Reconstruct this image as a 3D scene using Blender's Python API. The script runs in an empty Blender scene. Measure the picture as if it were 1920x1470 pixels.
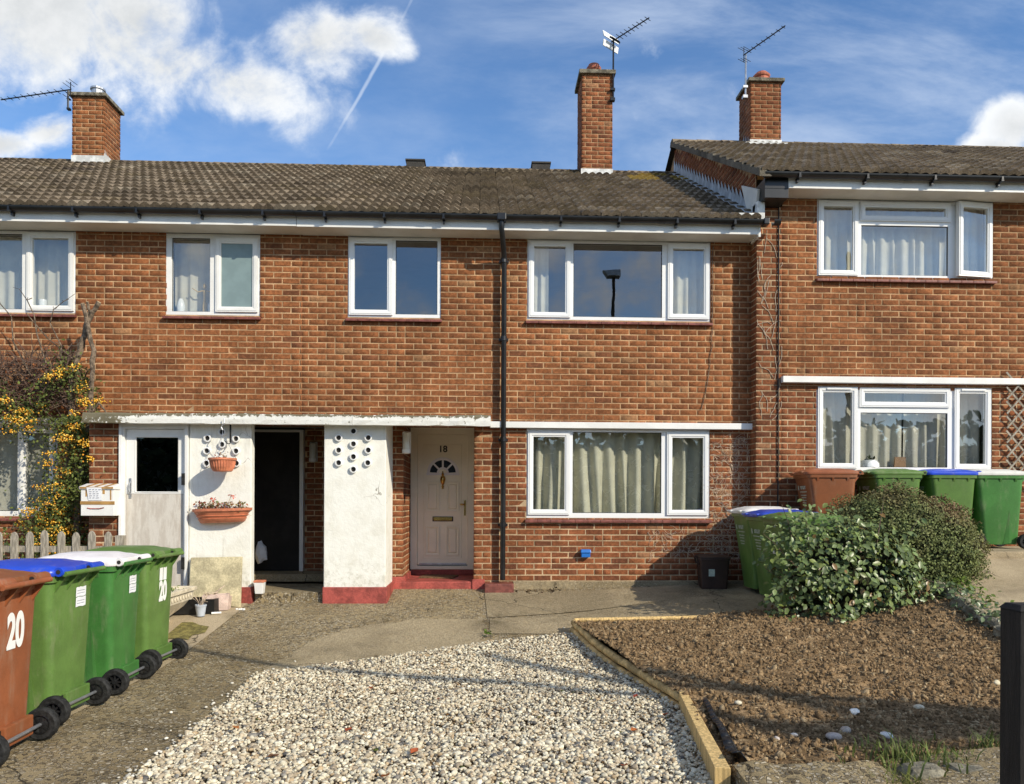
import bpy, bmesh, math, random
import numpy as np
from mathutils import Matrix, Vector
random.seed(7); rng = np.random.default_rng(7)
S = bpy.context.scene; COL = S.collection; R = math.radians; PI = math.pi

# ------------------------------------------------------------------ camera, sky, sun, exposure
cd = bpy.data.cameras.new('camera'); cam = bpy.data.objects.new('camera', cd); COL.objects.link(cam)
YAW = math.atan(55 / 1440)
cam.matrix_world = (Matrix.Translation((0, -10, 1.47)) @ Matrix.Rotation(-YAW, 4, 'Z')
                    @ Matrix.Rotation(PI / 2, 4, 'X') @ Matrix.Rotation(.004, 4, 'Z'))
cd.sensor_width = 36; cd.lens = 27; cd.shift_y = 207 / 1920; cd.clip_start = .05; cd.clip_end = 2000
S.camera = cam
SUN_EL, SUN_AZ = R(31), R(47)          # sun behind the camera, to the right
SUN = Vector((math.sin(SUN_AZ) * math.cos(SUN_EL), -math.cos(SUN_AZ) * math.cos(SUN_EL), math.sin(SUN_EL)))
sl = bpy.data.lights.new('sun', 'SUN'); sl.energy = 4.35; sl.angle = R(.53); sl.color = (1, .91, .74)
so = bpy.data.objects.new('sun', sl); COL.objects.link(so)
so.rotation_euler = SUN.to_track_quat('Z', 'Y').to_euler(); so.location = SUN * 60
vs = S.view_settings; vs.view_transform = 'Standard'; vs.look = 'None'; vs.exposure = .16; vs.gamma = 1
vs.use_curve_mapping = False
S.cycles.max_bounces = 8; S.cycles.transparent_max_bounces = 16; S.cycles.use_denoising = True

class NT:
    def __init__(s, t): s.t = t; t.nodes.clear()
    def n(s, ty, **k):
        nd = s.t.nodes.new(ty)
        for a, b in k.items(): setattr(nd, a, b)
        return nd
    def put(s, sock, v):
        if hasattr(v, 'is_output') or isinstance(v, bpy.types.NodeSocket): s.t.links.new(v, sock)
        else: sock.default_value = v
    def math(s, op, a, b=0., c=None, clamp=False):
        nd = s.n('ShaderNodeMath', operation=op); nd.use_clamp = clamp
        s.put(nd.inputs[0], a); s.put(nd.inputs[1], b)
        if c is not None: s.put(nd.inputs[2], c)
        return nd.outputs[0]
    def mix(s, f, a, b, mode='MIX'):
        nd = s.n('ShaderNodeMix', data_type='RGBA', blend_type=mode)
        s.put(nd.inputs[0], f)
        for k, v in ((6, a), (7, b)):
            s.put(nd.inputs[k], (*v, 1) if isinstance(v, tuple) and len(v) == 3 else v)
        return nd.outputs[2]
    def ramp(s, f, lo, hi):
        nd = s.n('ShaderNodeMapRange', interpolation_type='SMOOTHSTEP')
        s.put(nd.inputs[0], f); nd.inputs[1].default_value = lo; nd.inputs[2].default_value = hi
        return nd.outputs[0]
    def noise(s, vec, scale, detail=4, rough=.55, dist=0.):
        nd = s.n('ShaderNodeTexNoise'); s.put(nd.inputs['Vector'], vec)
        nd.inputs['Scale'].default_value = scale; nd.inputs['Detail'].default_value = detail
        nd.inputs['Roughness'].default_value = rough; nd.inputs['Distortion'].default_value = dist
        return nd.outputs['Fac']

# world: clear blue sky with broken cumulus, high thin cloud and one vapour trail
W = bpy.data.worlds.new('World'); S.world = W; W.use_nodes = True
w = NT(W.node_tree)
sky = w.n('ShaderNodeTexSky', sky_type='NISHITA'); sky.sun_disc = False
sky.sun_elevation = SUN_EL; sky.sun_rotation = PI - SUN_AZ; sky.air_density = 1.0; sky.dust_density = .25; sky.ozone_density = 2.5
tc = w.n('ShaderNodeTexCoord'); sep = w.n('ShaderNodeSeparateXYZ'); w.t.links.new(tc.outputs['Generated'], sep.inputs[0])
dx, dy, dz = sep.outputs
ay = w.math('MAXIMUM', w.math('ABSOLUTE', dy), .02)
U_ = w.math('DIVIDE', dx, ay); V_ = w.math('DIVIDE', dz, ay)
comb = w.n('ShaderNodeCombineXYZ'); w.put(comb.inputs[0], U_); w.put(comb.inputs[1], V_)
w.put(comb.inputs[2], w.math('ADD', w.math('MULTIPLY', w.math('SUBTRACT', w.math('SIGN', dy), 1), 8.1), 1)); UV = comb.outputs[0]
def ell(u0, v0, a, b, rot=0):
    c_, s_ = math.cos(rot), math.sin(rot)
    du = w.math('SUBTRACT', U_, u0); dv = w.math('SUBTRACT', V_, v0)
    p = w.math('DIVIDE', w.math('ADD', w.math('MULTIPLY', du, c_), w.math('MULTIPLY', dv, s_)), a)
    q = w.math('DIVIDE', w.math('SUBTRACT', w.math('MULTIPLY', dv, c_), w.math('MULTIPLY', du, s_)), b)
    return w.math('SUBTRACT', 1, w.math('ADD', w.math('MULTIPLY', p, p), w.math('MULTIPLY', q, q)))
def P(px, py): return (px - 905) / 1440, (942 - py) / 1440
M_ = None
for px, py, a, b, rt in ((80, 40, 330, 190, -.15), (250, 60, 190, 160, 0), (430, 150, 190, 85, -.35), (330, 130, 170, 95, 0), (600, 85, 150, 74, .12), (700, 75, 80, 45, -.3),
                         (110, 262, 70, 36, .1), (10, 290, 90, 30, 0), (1915, 215, 70, 62, .4), (1890, 255, 75, 32, 0)):
    e = ell(*P(px, py), a / 1440, b / 1440, rt)
    M_ = e if M_ is None else w.math('MAXIMUM', M_, e)
M_ = w.math('MAXIMUM', w.math('MULTIPLY', M_, 1.5), -1.3)
front = w.ramp(dy, -.05, .05)
gen = w.math('MULTIPLY', w.math('SUBTRACT', w.noise(UV, 2.2, 3), .45), 5.0)       # broken cloud over the rest of the sky
far = w.ramp(w.math('ABSOLUTE', U_), .80, 1.1)
Mx = w.math('ADD', w.math('MULTIPLY', M_, w.math('SUBTRACT', 1, w.math('MAXIMUM', far, w.math('SUBTRACT', 1, front)))),
            w.math('MULTIPLY', gen, w.math('MAXIMUM', far, w.math('SUBTRACT', 1, front))))
fb = w.noise(UV, 8.5, 10, .58, .35); fb2 = w.noise(UV, 24, 8, .6)
dens = w.math('ADD', Mx, w.math('ADD', w.math('MULTIPLY', w.math('SUBTRACT', fb, .5), 6.0), w.math('MULTIPLY', w.math('SUBTRACT', fb2, .5), 1.8)))
cl = w.ramp(dens, -.40, 1.6)
thick = w.ramp(w.math('ADD', w.math('MULTIPLY', Mx, 1.0), w.math('MULTIPLY', w.noise(UV, 5, 5), 1.6)), 1.2, 2.9)
ccol = w.mix(thick, (.88, .91, .94), (.58, .60, .61))
ccol = w.mix(w.math('MULTIPLY', w.ramp(fb2, .35, .7), .3), ccol, (1.0, 1.0, 1.0))
# thin high cloud
mp = w.n('ShaderNodeMapping'); mp.inputs['Rotation'].default_value = (0, 0, .5); mp.inputs['Scale'].default_value = (1.0, 2.6, 1); w.put(mp.inputs[0], UV)
thin = w.math('MULTIPLY', w.ramp(w.noise(mp.outputs[0], 2.6, 8, .62, .3), .38, .78), w.math('ADD', .26, w.math('MULTIPLY', w.ramp(U_, -.15, .25), .36)))
# vapour trail
(u0, v0), (u1, v1) = P(606, 300), P(775, -8)
L_ = math.hypot(u1 - u0, v1 - v0); tx, ty = (u1 - u0) / L_, (v1 - v0) / L_
du = w.math('SUBTRACT', U_, u0); dv = w.math('SUBTRACT', V_, v0)
al = w.math('ADD', w.math('MULTIPLY', du, tx), w.math('MULTIPLY', dv, ty))
ac = w.math('ADD', w.math('SUBTRACT', w.math('MULTIPLY', dv, tx), w.math('MULTIPLY', du, ty)), w.math('MULTIPLY', w.math('SUBTRACT', w.noise(UV, 14, 3), .5), .006))
ac = w.math('ADD', ac, w.math('MULTIPLY', w.math('MULTIPLY', al, w.math('SUBTRACT', L_, al)), .16))
trail = w.math('MULTIPLY', w.math('MULTIPLY', w.ramp(w.math('ABSOLUTE', ac), .0036, .0004), w.ramp(al, 0, .03)), w.math('MULTIPLY', .58, w.ramp(w.noise(UV, 9, 4), .3, .6)))
trail = w.math('MULTIPLY', trail, front)
veil = w.math('MAXIMUM', thin, trail)
tot = w.math('SUBTRACT', 1, w.math('MULTIPLY', w.math('SUBTRACT', 1, cl), w.math('SUBTRACT', 1, veil)))
up = w.ramp(dz, -.02, .03)
b1 = w.n('ShaderNodeBackground'); w.put(b1.inputs[0], w.mix(1.0, sky.outputs[0], (.74, .93, 1.10), 'MULTIPLY')); b1.inputs[1].default_value = .15
b2 = w.n('ShaderNodeBackground'); w.put(b2.inputs[0], w.mix(cl, (.62, .72, .88), ccol)); b2.inputs[1].default_value = .98
ms = w.n('ShaderNodeMixShader'); w.put(ms.inputs[0], w.math('MULTIPLY', tot, up))
w.t.links.new(b1.outputs[0], ms.inputs[1]); w.t.links.new(b2.outputs[0], ms.inputs[2])
wo = w.n('ShaderNodeOutputWorld'); w.t.links.new(ms.outputs[0], wo.inputs[0])

# ------------------------------------------------------------------ materials
def pm(name, col, rough=.6, var=.15, scale=6., bump=0., bscale=60., attr=False, spec=.4, metal=0., col2=None,
       lo=.4, hi=.62, stretch=None, fine=0., fscale=90., trans=0., detail=6, big=0., dust=0.):
    m = bpy.data.materials.new(name); m.use_nodes = True; t = NT(m.node_tree)
    out = t.n('ShaderNodeOutputMaterial'); b = t.n('ShaderNodeBsdfPrincipled'); t.t.links.new(b.outputs[0], out.inputs[0])
    tcn = t.n('ShaderNodeTexCoord'); vec = tcn.outputs['Object']
    if attr or stretch:
        g_ = t.n('ShaderNodeNewGeometry'); vec = g_.outputs['Position'] if attr else vec
    if stretch:
        mpn = t.n('ShaderNodeMapping'); mpn.inputs['Scale'].default_value = stretch; t.put(mpn.inputs[0], vec); vec = mpn.outputs[0]
    nz = t.noise(vec, scale, detail)
    c2 = col2 if col2 else tuple(c * (1 + var) for c in col); c1 = col if col2 else tuple(c * (1 - var) for c in col)
    c = t.mix(t.ramp(nz, lo, hi), c1, c2)
    if fine:
        fn = t.noise(vec, fscale, 3, .7)
        c = t.mix(1., c, t.mix(t.ramp(fn, .3, .7), (1 - fine,) * 3, (1 + fine,) * 3), 'MULTIPLY')
    if big:        # broad weathering over the whole wall or roof, in world space
        gp_ = t.n('ShaderNodeNewGeometry').outputs['Position']; mp2 = t.n('ShaderNodeMapping'); mp2.inputs['Scale'].default_value = (1.6, 1.6, .8); t.put(mp2.inputs[0], gp_)
        c = t.mix(1., c, t.mix(t.ramp(t.noise(mp2.outputs[0], .9, 6, .65, .4), .36, .66), (1 - big,) * 3, (1 + big * .7,) * 3), 'MULTIPLY')
        mp3 = t.n('ShaderNodeMapping'); mp3.inputs['Scale'].default_value = (5, 5, .35); t.put(mp3.inputs[0], gp_)
        c = t.mix(t.math('MULTIPLY', t.ramp(t.noise(mp3.outputs[0], 1.2, 4, .6), .60, .78), big * 1.6), c, t.mix(1., c, (.45, .42, .40), 'MULTIPLY'))
    if dust:       # scuffs and dried dirt on plastic
        gp_ = t.n('ShaderNodeTexCoord').outputs['Object']; mp2 = t.n('ShaderNodeMapping'); mp2.inputs['Scale'].default_value = (4, 4, 1.2); mp2.inputs['Location'].default_value = (3, 1, 2); t.put(mp2.inputs[0], gp_)
        oi = t.n('ShaderNodeObjectInfo'); vm = t.n('ShaderNodeVectorMath', operation='ADD'); t.put(vm.inputs[0], mp2.outputs[0]); cb = t.n('ShaderNodeCombineXYZ')
        for k_ in range(3): t.put(cb.inputs[k_], t.math('MULTIPLY', oi.outputs['Random'], 37. + k_ * 11))
        t.put(vm.inputs[1], cb.outputs[0])
        c = t.mix(t.math('MULTIPLY', t.ramp(t.noise(vm.outputs[0], 2.2, 7, .7), .50, .80), dust), c, (.33, .30, .22))
        c = t.mix(t.math('MULTIPLY', t.ramp(t.noise(vm.outputs[0], 30, 3, .8), .66, .76), dust * 1.2), c, (.42, .40, .33))
        c = t.mix(1., c, t.mix(oi.outputs['Random'], (.86, .9, .84), (1.14, 1.06, 1.12)), 'MULTIPLY')
    if attr:
        a = t.n('ShaderNodeAttribute', attribute_name='Col'); c = t.mix(1., c, a.outputs['Color'], 'MULTIPLY')
    t.put(b.inputs['Base Color'], c); b.inputs['Roughness'].default_value = rough
    b.inputs['Specular IOR Level'].default_value = spec; b.inputs['Metallic'].default_value = metal
    if bump:
        bp = t.n('ShaderNodeBump'); bp.inputs['Strength'].default_value = bump; bp.inputs['Distance'].default_value = .01
        t.put(bp.inputs['Height'], t.noise(vec, bscale, 4, .65)); t.t.links.new(bp.outputs[0], b.inputs['Normal'])
    if trans:
        tr = t.n('ShaderNodeBsdfTranslucent'); t.put(tr.inputs[0], c); mx = t.n('ShaderNodeMixShader'); mx.inputs[0].default_value = trans
        t.t.links.new(b.outputs[0], mx.inputs[1]); t.t.links.new(tr.outputs[0], mx.inputs[2]); t.t.links.new(mx.outputs[0], out.inputs[0])
    return m

MT = {}
MT['brick'] = pm('brick', (1, 1, 1), .85, .2, 22, .6, 140, attr=True, spec=.2, fine=.26, fscale=150, big=.22)
MT['mortar_up'] = pm('mortar_sandy', (.46, .29, .16), .95, .2, 5, .6, 120, spec=.1, fine=.15, big=.22)
MT['mortar_low'] = pm('mortar_pale', (.47, .34, .21), .95, .22, 5, .6, 120, spec=.1, fine=.15, big=.22)
MT['tile'] = pm('roof_tile', (1, 1, 1), .9, .16, 3, .7, 90, attr=True, spec=.12, fine=.28, fscale=55, big=.10)
MT['deck'] = pm('roof_underlay', (.03, .028, .025), .95)
MT['white'] = pm('white_paint', (.78, .77, .74), .45, .05, 3, .05, 40, spec=.4, fine=.03)
MT['upvc'] = pm('white_plastic', (.82, .82, .81), .25, .02, 2, spec=.5)
MT['soffit'] = pm('cream_board', (.70, .68, .62), .6, .06, 3, spec=.3)
MT['black'] = pm('black_plastic', (.012, .012, .013), .32, .3, 4, spec=.5)
MT['blackmatt'] = pm('black_rubber', (.018, .018, .018), .75, .4, 30, .3, 80, spec=.3, fine=.3)
MT['lead'] = pm('lead_sheet', (.40, .43, .46), .55, .2, 6, .3, 20, spec=.4)
MT['leadwhite'] = pm('painted_flashing', (.66, .66, .64), .7, .2, 9, .2, 30)
MT['coping'] = pm('lichen_concrete', (.17, .15, .11), .95, .4, 14, .8, 70, fine=.4)
MT['pot'] = pm('terracotta_pot', (.42, .13, .075), .7, .2, 10, .2, 50)
MT['terra'] = pm('terracotta_plastic', (.55, .19, .10), .5, .15, 10, .1, 60, fine=.1)
MT['silltile'] = pm('red_quarry_tile', (.20, .065, .05), .5, .25, 14, .2, 60)
MT['redpaint'] = pm('red_masonry_paint', (.33, .07, .055), .6, .25, 5, .5, 70, fine=.15, fscale=40)
MT['unlit_opening'] = pm('unlit_interior', (.022, .020, .018), .8, .3, 3)  # near-black colour stands for the shade inside openings and holes
MT['doorgrey'] = pm('door_white_plastic', (.90, .87, .70), .35, .03, 3, .06, 25, spec=.4)
MT['brass'] = pm('brass', (.60, .40, .12), .25, .15, 12, metal=1.)
MT['chrome'] = pm('chrome', (.6, .6, .6), .2, .1, 8, metal=1.)
MT['galv'] = pm('grey_steel', (.45, .46, .48), .45, .15, 12, metal=.8)
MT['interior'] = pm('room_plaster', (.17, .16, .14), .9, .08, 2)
MT['cloth'] = pm('cream_curtain', (.80, .77, .62), .9, .06, 5, .15, 200, spec=.1, trans=.25)
MT['net'] = pm('white_net_curtain', (.82, .79, .68), .9, .05, 6, .1, 200, spec=.1, trans=.35)
MT['timber'] = pm('sawn_pine', (.62, .43, .18), .75, .25, 4, .4, 60, stretch=(14, 14, 1.2), fine=.15)
MT['log'] = pm('treated_log', (.58, .40, .17), .8, .3, 5, .5, 50, fine=.25, fscale=30)
MT['weath'] = pm('weathered_wood', (.34, .30, .24), .85, .3, 6, .5, 60, stretch=(10, 10, 1.5), fine=.25)
MT['darkwood'] = pm('shadowed_dark_wood', (.012, .010, .009), .7, .4, 6, .5, 40, stretch=(12, 12, 1))  # dark wood; the post's shadowed face is put into the colour
MT['bark'] = pm('bark', (.16, .12, .085), .95, .45, 20, .9, 60, fine=.3)
MT['cut'] = pm('cut_wood', (.55, .42, .26), .8, .15, 30)
MT['leafv'] = pm('viburnum_leaf', (1, 1, 1), .36, .15, 20, attr=True, spec=.42, trans=.16)
MT['leaf'] = pm('small_leaf', (1, 1, 1), .55, .2, 20, attr=True, spec=.18, trans=.15)
MT['berry'] = pm('orange_berry', (1, 1, 1), .4, .1, 20, attr=True, spec=.5)
MT['pebble'] = pm('pebble', (1, 1, 1), .6, .12, 40, .2, 150, attr=True, spec=.35, fine=.12, fscale=120)
MT['clod'] = pm('soil_clod', (1, 1, 1), .97, .25, 30, .9, 120, attr=True, spec=.1, fine=.35, fscale=90)
MT['soil'] = pm('soil', (.23, .153, .082), .98, .35, 5, 1., 80, spec=.05, fine=.5, fscale=60)
MT['slab'] = pm('leaning_slab', (.46, .40, .25), .9, .18, 7, .4, 60, fine=.2, fscale=50)
MT['stone'] = pm('reconstituted_stone', (.60, .53, .40), .85, .15, 8, .5, 50, fine=.15)
MT['rock'] = pm('rough_stone', (.21, .19, .14), .95, .3, 9, .8, 40, fine=.3)
MT['paper'] = pm('paper', (.80, .81, .84), .8, .04, 12)
MT['tape'] = pm('brown_tape', (.42, .24, .08), .35, .15, 12)
MT['ink'] = pm('grey_ink', (.16, .16, .22), .7, .3, 60)
MT['decal'] = pm('white_decal', (.85, .85, .82), .5, .03, 8)
MT['faint'] = pm('pale_print', (.42, .48, .40), .6, .15, 40)
MT['bin_green'] = pm('green_plastic', (.098, .19, .042), .42, .12, 3, .06, 200, spec=.45, fine=.06, fscale=50, dust=.42)
MT['bin_green2'] = pm('deep_green_plastic', (.055, .185, .042), .40, .12, 3, .06, 200, spec=.45, fine=.06, fscale=50, dust=.42)
MT['bin_brown'] = pm('brown_plastic', (.27, .088, .034), .45, .10, 3, .06, 200, spec=.4, fine=.06, fscale=50, dust=.42)
MT['lid_blue'] = pm('blue_plastic', (.012, .06, .50), .35, .1, 4, spec=.5, dust=.42)
MT['lid_white'] = pm('white_lid_plastic', (.72, .72, .70), .45, .06, 6, spec=.4, fine=.05, dust=.3)
MT['caddy'] = pm('dark_brown_plastic', (.045, .025, .018), .5, .2, 5)
MT['blue'] = pm('bright_blue_plastic', (.02, .16, .55), .4, .1, 5)
MT['bluegrey'] = pm('grey_pot_plastic', (.42, .46, .52), .5, .1, 8)
MT['film'] = pm('black_membrane', (.012, .013, .015), .4, .3, 12, .1, 20, spec=.35)
MT['lamp_glass'] = pm('lamp_glass', (.72, .72, .68), .15, .05, 6, spec=.6)
MT['leafdead'] = pm('dead_leaf', (.22, .055, .02), .7, .4, 30)
MT['twig'] = pm('dry_tendril', (.50, .40, .30), .9, .2, 30)
MT['mat'] = pm('coir_mat', (.17, .10, .05), .98, .3, 40, .8, 200, fine=.3)
MT['sheetwood'] = pm('stained_plywood', (.50, .45, .39), .7, .2, 4, .15, 60, col2=(.60, .56, .50), stretch=(5, 5, 1.2), fine=.10)
MT['moss'] = pm('moss_patch', (.20, .17, .05), .95, .35, 14, .9, 120, fine=.3)
MT['asphalt'] = pm('asphalt', (.05, .05, .05), .95, .2, 3, .5, 100, fine=.3)

def concrete(name, base, dark, agg, aggscale, bump):
    m = bpy.data.materials.new(name); m.use_nodes = True; t = NT(m.node_tree)
    out = t.n('ShaderNodeOutputMaterial'); b = t.n('ShaderNodeBsdfPrincipled'); t.t.links.new(b.outputs[0], out.inputs[0])
    p = t.n('ShaderNodeTexCoord').outputs['Object']
    c = t.mix(t.ramp(t.noise(p, 1.1, 6, .6), .38, .66), base, dark)
    c = t.mix(t.math('MULTIPLY', t.ramp(t.noise(p, .55, 4, .7, .6), .56, .70), .55), c, tuple(x * .42 for x in dark))
    if agg:
        v = t.n('ShaderNodeTexVoronoi'); t.put(v.inputs['Vector'], p); v.inputs['Scale'].default_value = aggscale
        v2 = t.n('ShaderNodeTexVoronoi', feature='DISTANCE_TO_EDGE'); t.put(v2.inputs['Vector'], p); v2.inputs['Scale'].default_value = aggscale
        sepc = t.n('ShaderNodeSeparateColor'); t.t.links.new(v.outputs['Color'], sepc.inputs[0])
        pc = t.mix(sepc.outputs[0], (.085, .065, .04), (.66, .57, .42))
        stone_ = t.math('MULTIPLY', t.ramp(v2.outputs['Distance'], .05, .16), t.math('GREATER_THAN', sepc.outputs[1], .28))
        cover = t.math('MULTIPLY', stone_, t.math('ADD', .60, t.math('MULTIPLY', .40, t.ramp(t.noise(p, 1.6, 5), .4, .6))))
        c = t.mix(t.math('MULTIPLY', cover, agg), c, pc)
    sp = t.noise(p, 130, 3, .8)
    c = t.mix(1., c, t.mix(t.ramp(sp, .3, .7), (.72,) * 3, (1.25,) * 3), 'MULTIPLY')
    g_ = t.noise(p, 9, 5, .7)
    c = t.mix(t.math('MULTIPLY', t.ramp(t.noise(p, 2.2, 5, .7), .60, .72), t.math('MULTIPLY', g_, .5)), c, (.09, .085, .03))
    vk = t.n('ShaderNodeTexVoronoi', feature='DISTANCE_TO_EDGE'); vk.inputs['Scale'].default_value = .55; nk = t.n('ShaderNodeTexNoise'); nk.inputs['Scale'].default_value = 2.5; nk.inputs['Detail'].default_value = 5; t.put(nk.inputs['Vector'], p)
    va = t.n('ShaderNodeVectorMath', operation='MULTIPLY_ADD'); t.t.links.new(nk.outputs['Color'], va.inputs[0]); va.inputs[1].default_value = (.5, .5, .5); t.put(va.inputs[2], p); t.t.links.new(va.outputs[0], vk.inputs['Vector'])
    c = t.mix(t.math('MULTIPLY', t.math('MULTIPLY', t.ramp(vk.outputs['Distance'], .006, .001), t.ramp(t.noise(p, .8, 2), .42, .52)), .85), c, (.05, .042, .028))
    t.put(b.inputs['Base Color'], c); b.inputs['Roughness'].default_value = .93; b.inputs['Specular IOR Level'].default_value = .15
    bp = t.n('ShaderNodeBump'); bp.inputs['Strength'].default_value = bump; bp.inputs['Distance'].default_value = .012
    h = t.math('ADD', t.noise(p, 70, 4, .7), t.math('MULTIPLY', t.noise(p, 6, 4), .6))
    if agg: h = t.math('ADD', h, t.math('MULTIPLY', stone_, .9))
    t.put(bp.inputs['Height'], h); t.t.links.new(bp.outputs[0], b.inputs['Normal'])
    return m
MT['aggregate'] = concrete('exposed_aggregate_concrete', (.39, .305, .175), (.27, .205, .112), 1.0, 36, 1.4)
MT['concrete'] = concrete('worn_concrete', (.43, .345, .215), (.27, .215, .13), .45, 60, .8)
MT['concrete2'] = concrete('pale_concrete', (.50, .405, .27), (.37, .295, .19), .15, 80, .5)

def plaster(name, stain):
    m = bpy.data.materials.new(name); m.use_nodes = True; t = NT(m.node_tree)
    out = t.n('ShaderNodeOutputMaterial'); b = t.n('ShaderNodeBsdfPrincipled'); t.t.links.new(b.outputs[0], out.inputs[0])
    p = t.n('ShaderNodeTexCoord').outputs['Object']; sp = t.n('ShaderNodeSeparateXYZ'); t.t.links.new(p, sp.inputs[0])
    c = t.mix(t.ramp(t.noise(p, 4, 6, .65), .42, .7), (.82, .81, .745), (.74, .72, .64))
    mpn = t.n('ShaderNodeMapping'); mpn.inputs['Scale'].default_value = (9, 9, 1.1); t.put(mpn.inputs[0], p)
    c = t.mix(t.math('MULTIPLY', t.ramp(t.noise(mpn.outputs[0], 2, 5, .7), .52, .8), stain), c, (.36, .33, .25))
    v = t.n('ShaderNodeTexVoronoi', feature='DISTANCE_TO_EDGE'); v.inputs['Scale'].default_value = 1.7
    wv = t.n('ShaderNodeVectorMath', operation='ADD'); t.put(wv.inputs[0], p)
    nn = t.n('ShaderNodeTexNoise'); nn.inputs['Scale'].default_value = 5; t.put(nn.inputs['Vector'], p)
    vm = t.n('ShaderNodeVectorMath', operation='SCALE'); t.t.links.new(nn.outputs['Color'], vm.inputs[0]); vm.inputs['Scale'].default_value = .35
    t.t.links.new(vm.outputs[0], wv.inputs[1]); t.t.links.new(wv.outputs[0], v.inputs['Vector'])
    crack = t.math('MULTIPLY', t.ramp(v.outputs['Distance'], .006, .001), t.ramp(t.noise(p, 1.6, 2), .55, .64))
    c = t.mix(t.math('MULTIPLY', crack, .75), c, (.2, .17, .12))
    low = t.math('MULTIPLY', t.ramp(sp.outputs[2], 1.0, .35), t.ramp(t.noise(p, 14, 5, .7), .47, .62))
    c = t.mix(t.math('MULTIPLY', low, .55), c, (.42, .40, .30))
    t.put(b.inputs['Base Color'], c); b.inputs['Roughness'].default_value = .8; b.inputs['Specular IOR Level'].default_value = .25
    bp = t.n('ShaderNodeBump'); bp.inputs['Strength'].default_value = .45; bp.inputs['Distance'].default_value = .01
    t.put(bp.inputs['Height'], t.math('ADD', t.noise(p, 28, 5, .65), t.math('MULTIPLY', t.noise(p, 5, 3), 1.2))); t.t.links.new(bp.outputs[0], b.inputs['Normal'])
    return m
MT['render'] = plaster('white_render', .15)
MT['render2'] = plaster('white_render_stained', .5)
def peeling(name):
    m = bpy.data.materials.new(name); m.use_nodes = True; t = NT(m.node_tree)
    out = t.n('ShaderNodeOutputMaterial'); b = t.n('ShaderNodeBsdfPrincipled'); t.t.links.new(b.outputs[0], out.inputs[0])
    p = t.n('ShaderNodeTexCoord').outputs['Object']; sp = t.n('ShaderNodeSeparateXYZ'); t.t.links.new(p, sp.inputs[0])
    top = t.math('MULTIPLY', t.ramp(sp.outputs[2], 2.445, 2.49), .22)
    left = t.math('MULTIPLY', t.ramp(sp.outputs[0], -3.9, -4.35), .22)
    c = t.mix(t.ramp(t.math('ADD', t.noise(p, 16, 7, .7), t.math('ADD', top, left)), .60, .68), (.74, .73, .68), (.15, .13, .08))
    t.put(b.inputs['Base Color'], c); b.inputs['Roughness'].default_value = .85
    bp = t.n('ShaderNodeBump'); bp.inputs['Strength'].default_value = .8; bp.inputs['Distance'].default_value = .01
    t.put(bp.inputs['Height'], t.noise(p, 20, 6, .7)); t.t.links.new(bp.outputs[0], b.inputs['Normal'])
    return m
MT['peel'] = peeling('peeling_white_paint')
def glass(name, tint=(1, 1, 1), refl=1.0, rough=0.0):
    m = bpy.data.materials.new(name); m.use_nodes = True; t = NT(m.node_tree)
    out = t.n('ShaderNodeOutputMaterial'); tr = t.n('ShaderNodeBsdfTransparent'); tr.inputs[0].default_value = (*tint, 1)
    gl = t.n('ShaderNodeBsdfGlossy'); gl.inputs['Roughness'].default_value = rough
    bp = t.n('ShaderNodeBump'); bp.inputs['Strength'].default_value = .012; bp.inputs['Distance'].default_value = .05
    t.put(bp.inputs['Height'], t.noise(t.n('ShaderNodeTexCoord').outputs['Object'], 2.2, 2)); t.t.links.new(bp.outputs[0], gl.inputs['Normal'])
    ge = t.n('ShaderNodeNewGeometry'); dt = t.n('ShaderNodeVectorMath', operation='DOT_PRODUCT')
    t.t.links.new(ge.outputs['Normal'], dt.inputs[0]); t.t.links.new(ge.outputs['Incoming'], dt.inputs[1])
    f5 = t.math('POWER', t.math('SUBTRACT', 1., t.math('ABSOLUTE', dt.outputs['Value']), clamp=True), 5.)
    mx = t.n('ShaderNodeMixShader'); t.put(mx.inputs[0], t.math('ADD', .23 * refl, t.math('MULTIPLY', f5, .6)))
    t.t.links.new(tr.outputs[0], mx.inputs[1]); t.t.links.new(gl.outputs[0], mx.inputs[2]); t.t.links.new(mx.outputs[0], out.inputs[0])
    return m
MT['glass'] = glass('window_glass', (.95, .97, .955)); MT['glassdark'] = glass('tinted_glass', (.30, .36, .34), .30)
MT['frost'] = pm('frosted_glass', (.20, .27, .27), .35, .06, 5, spec=.6)

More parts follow.
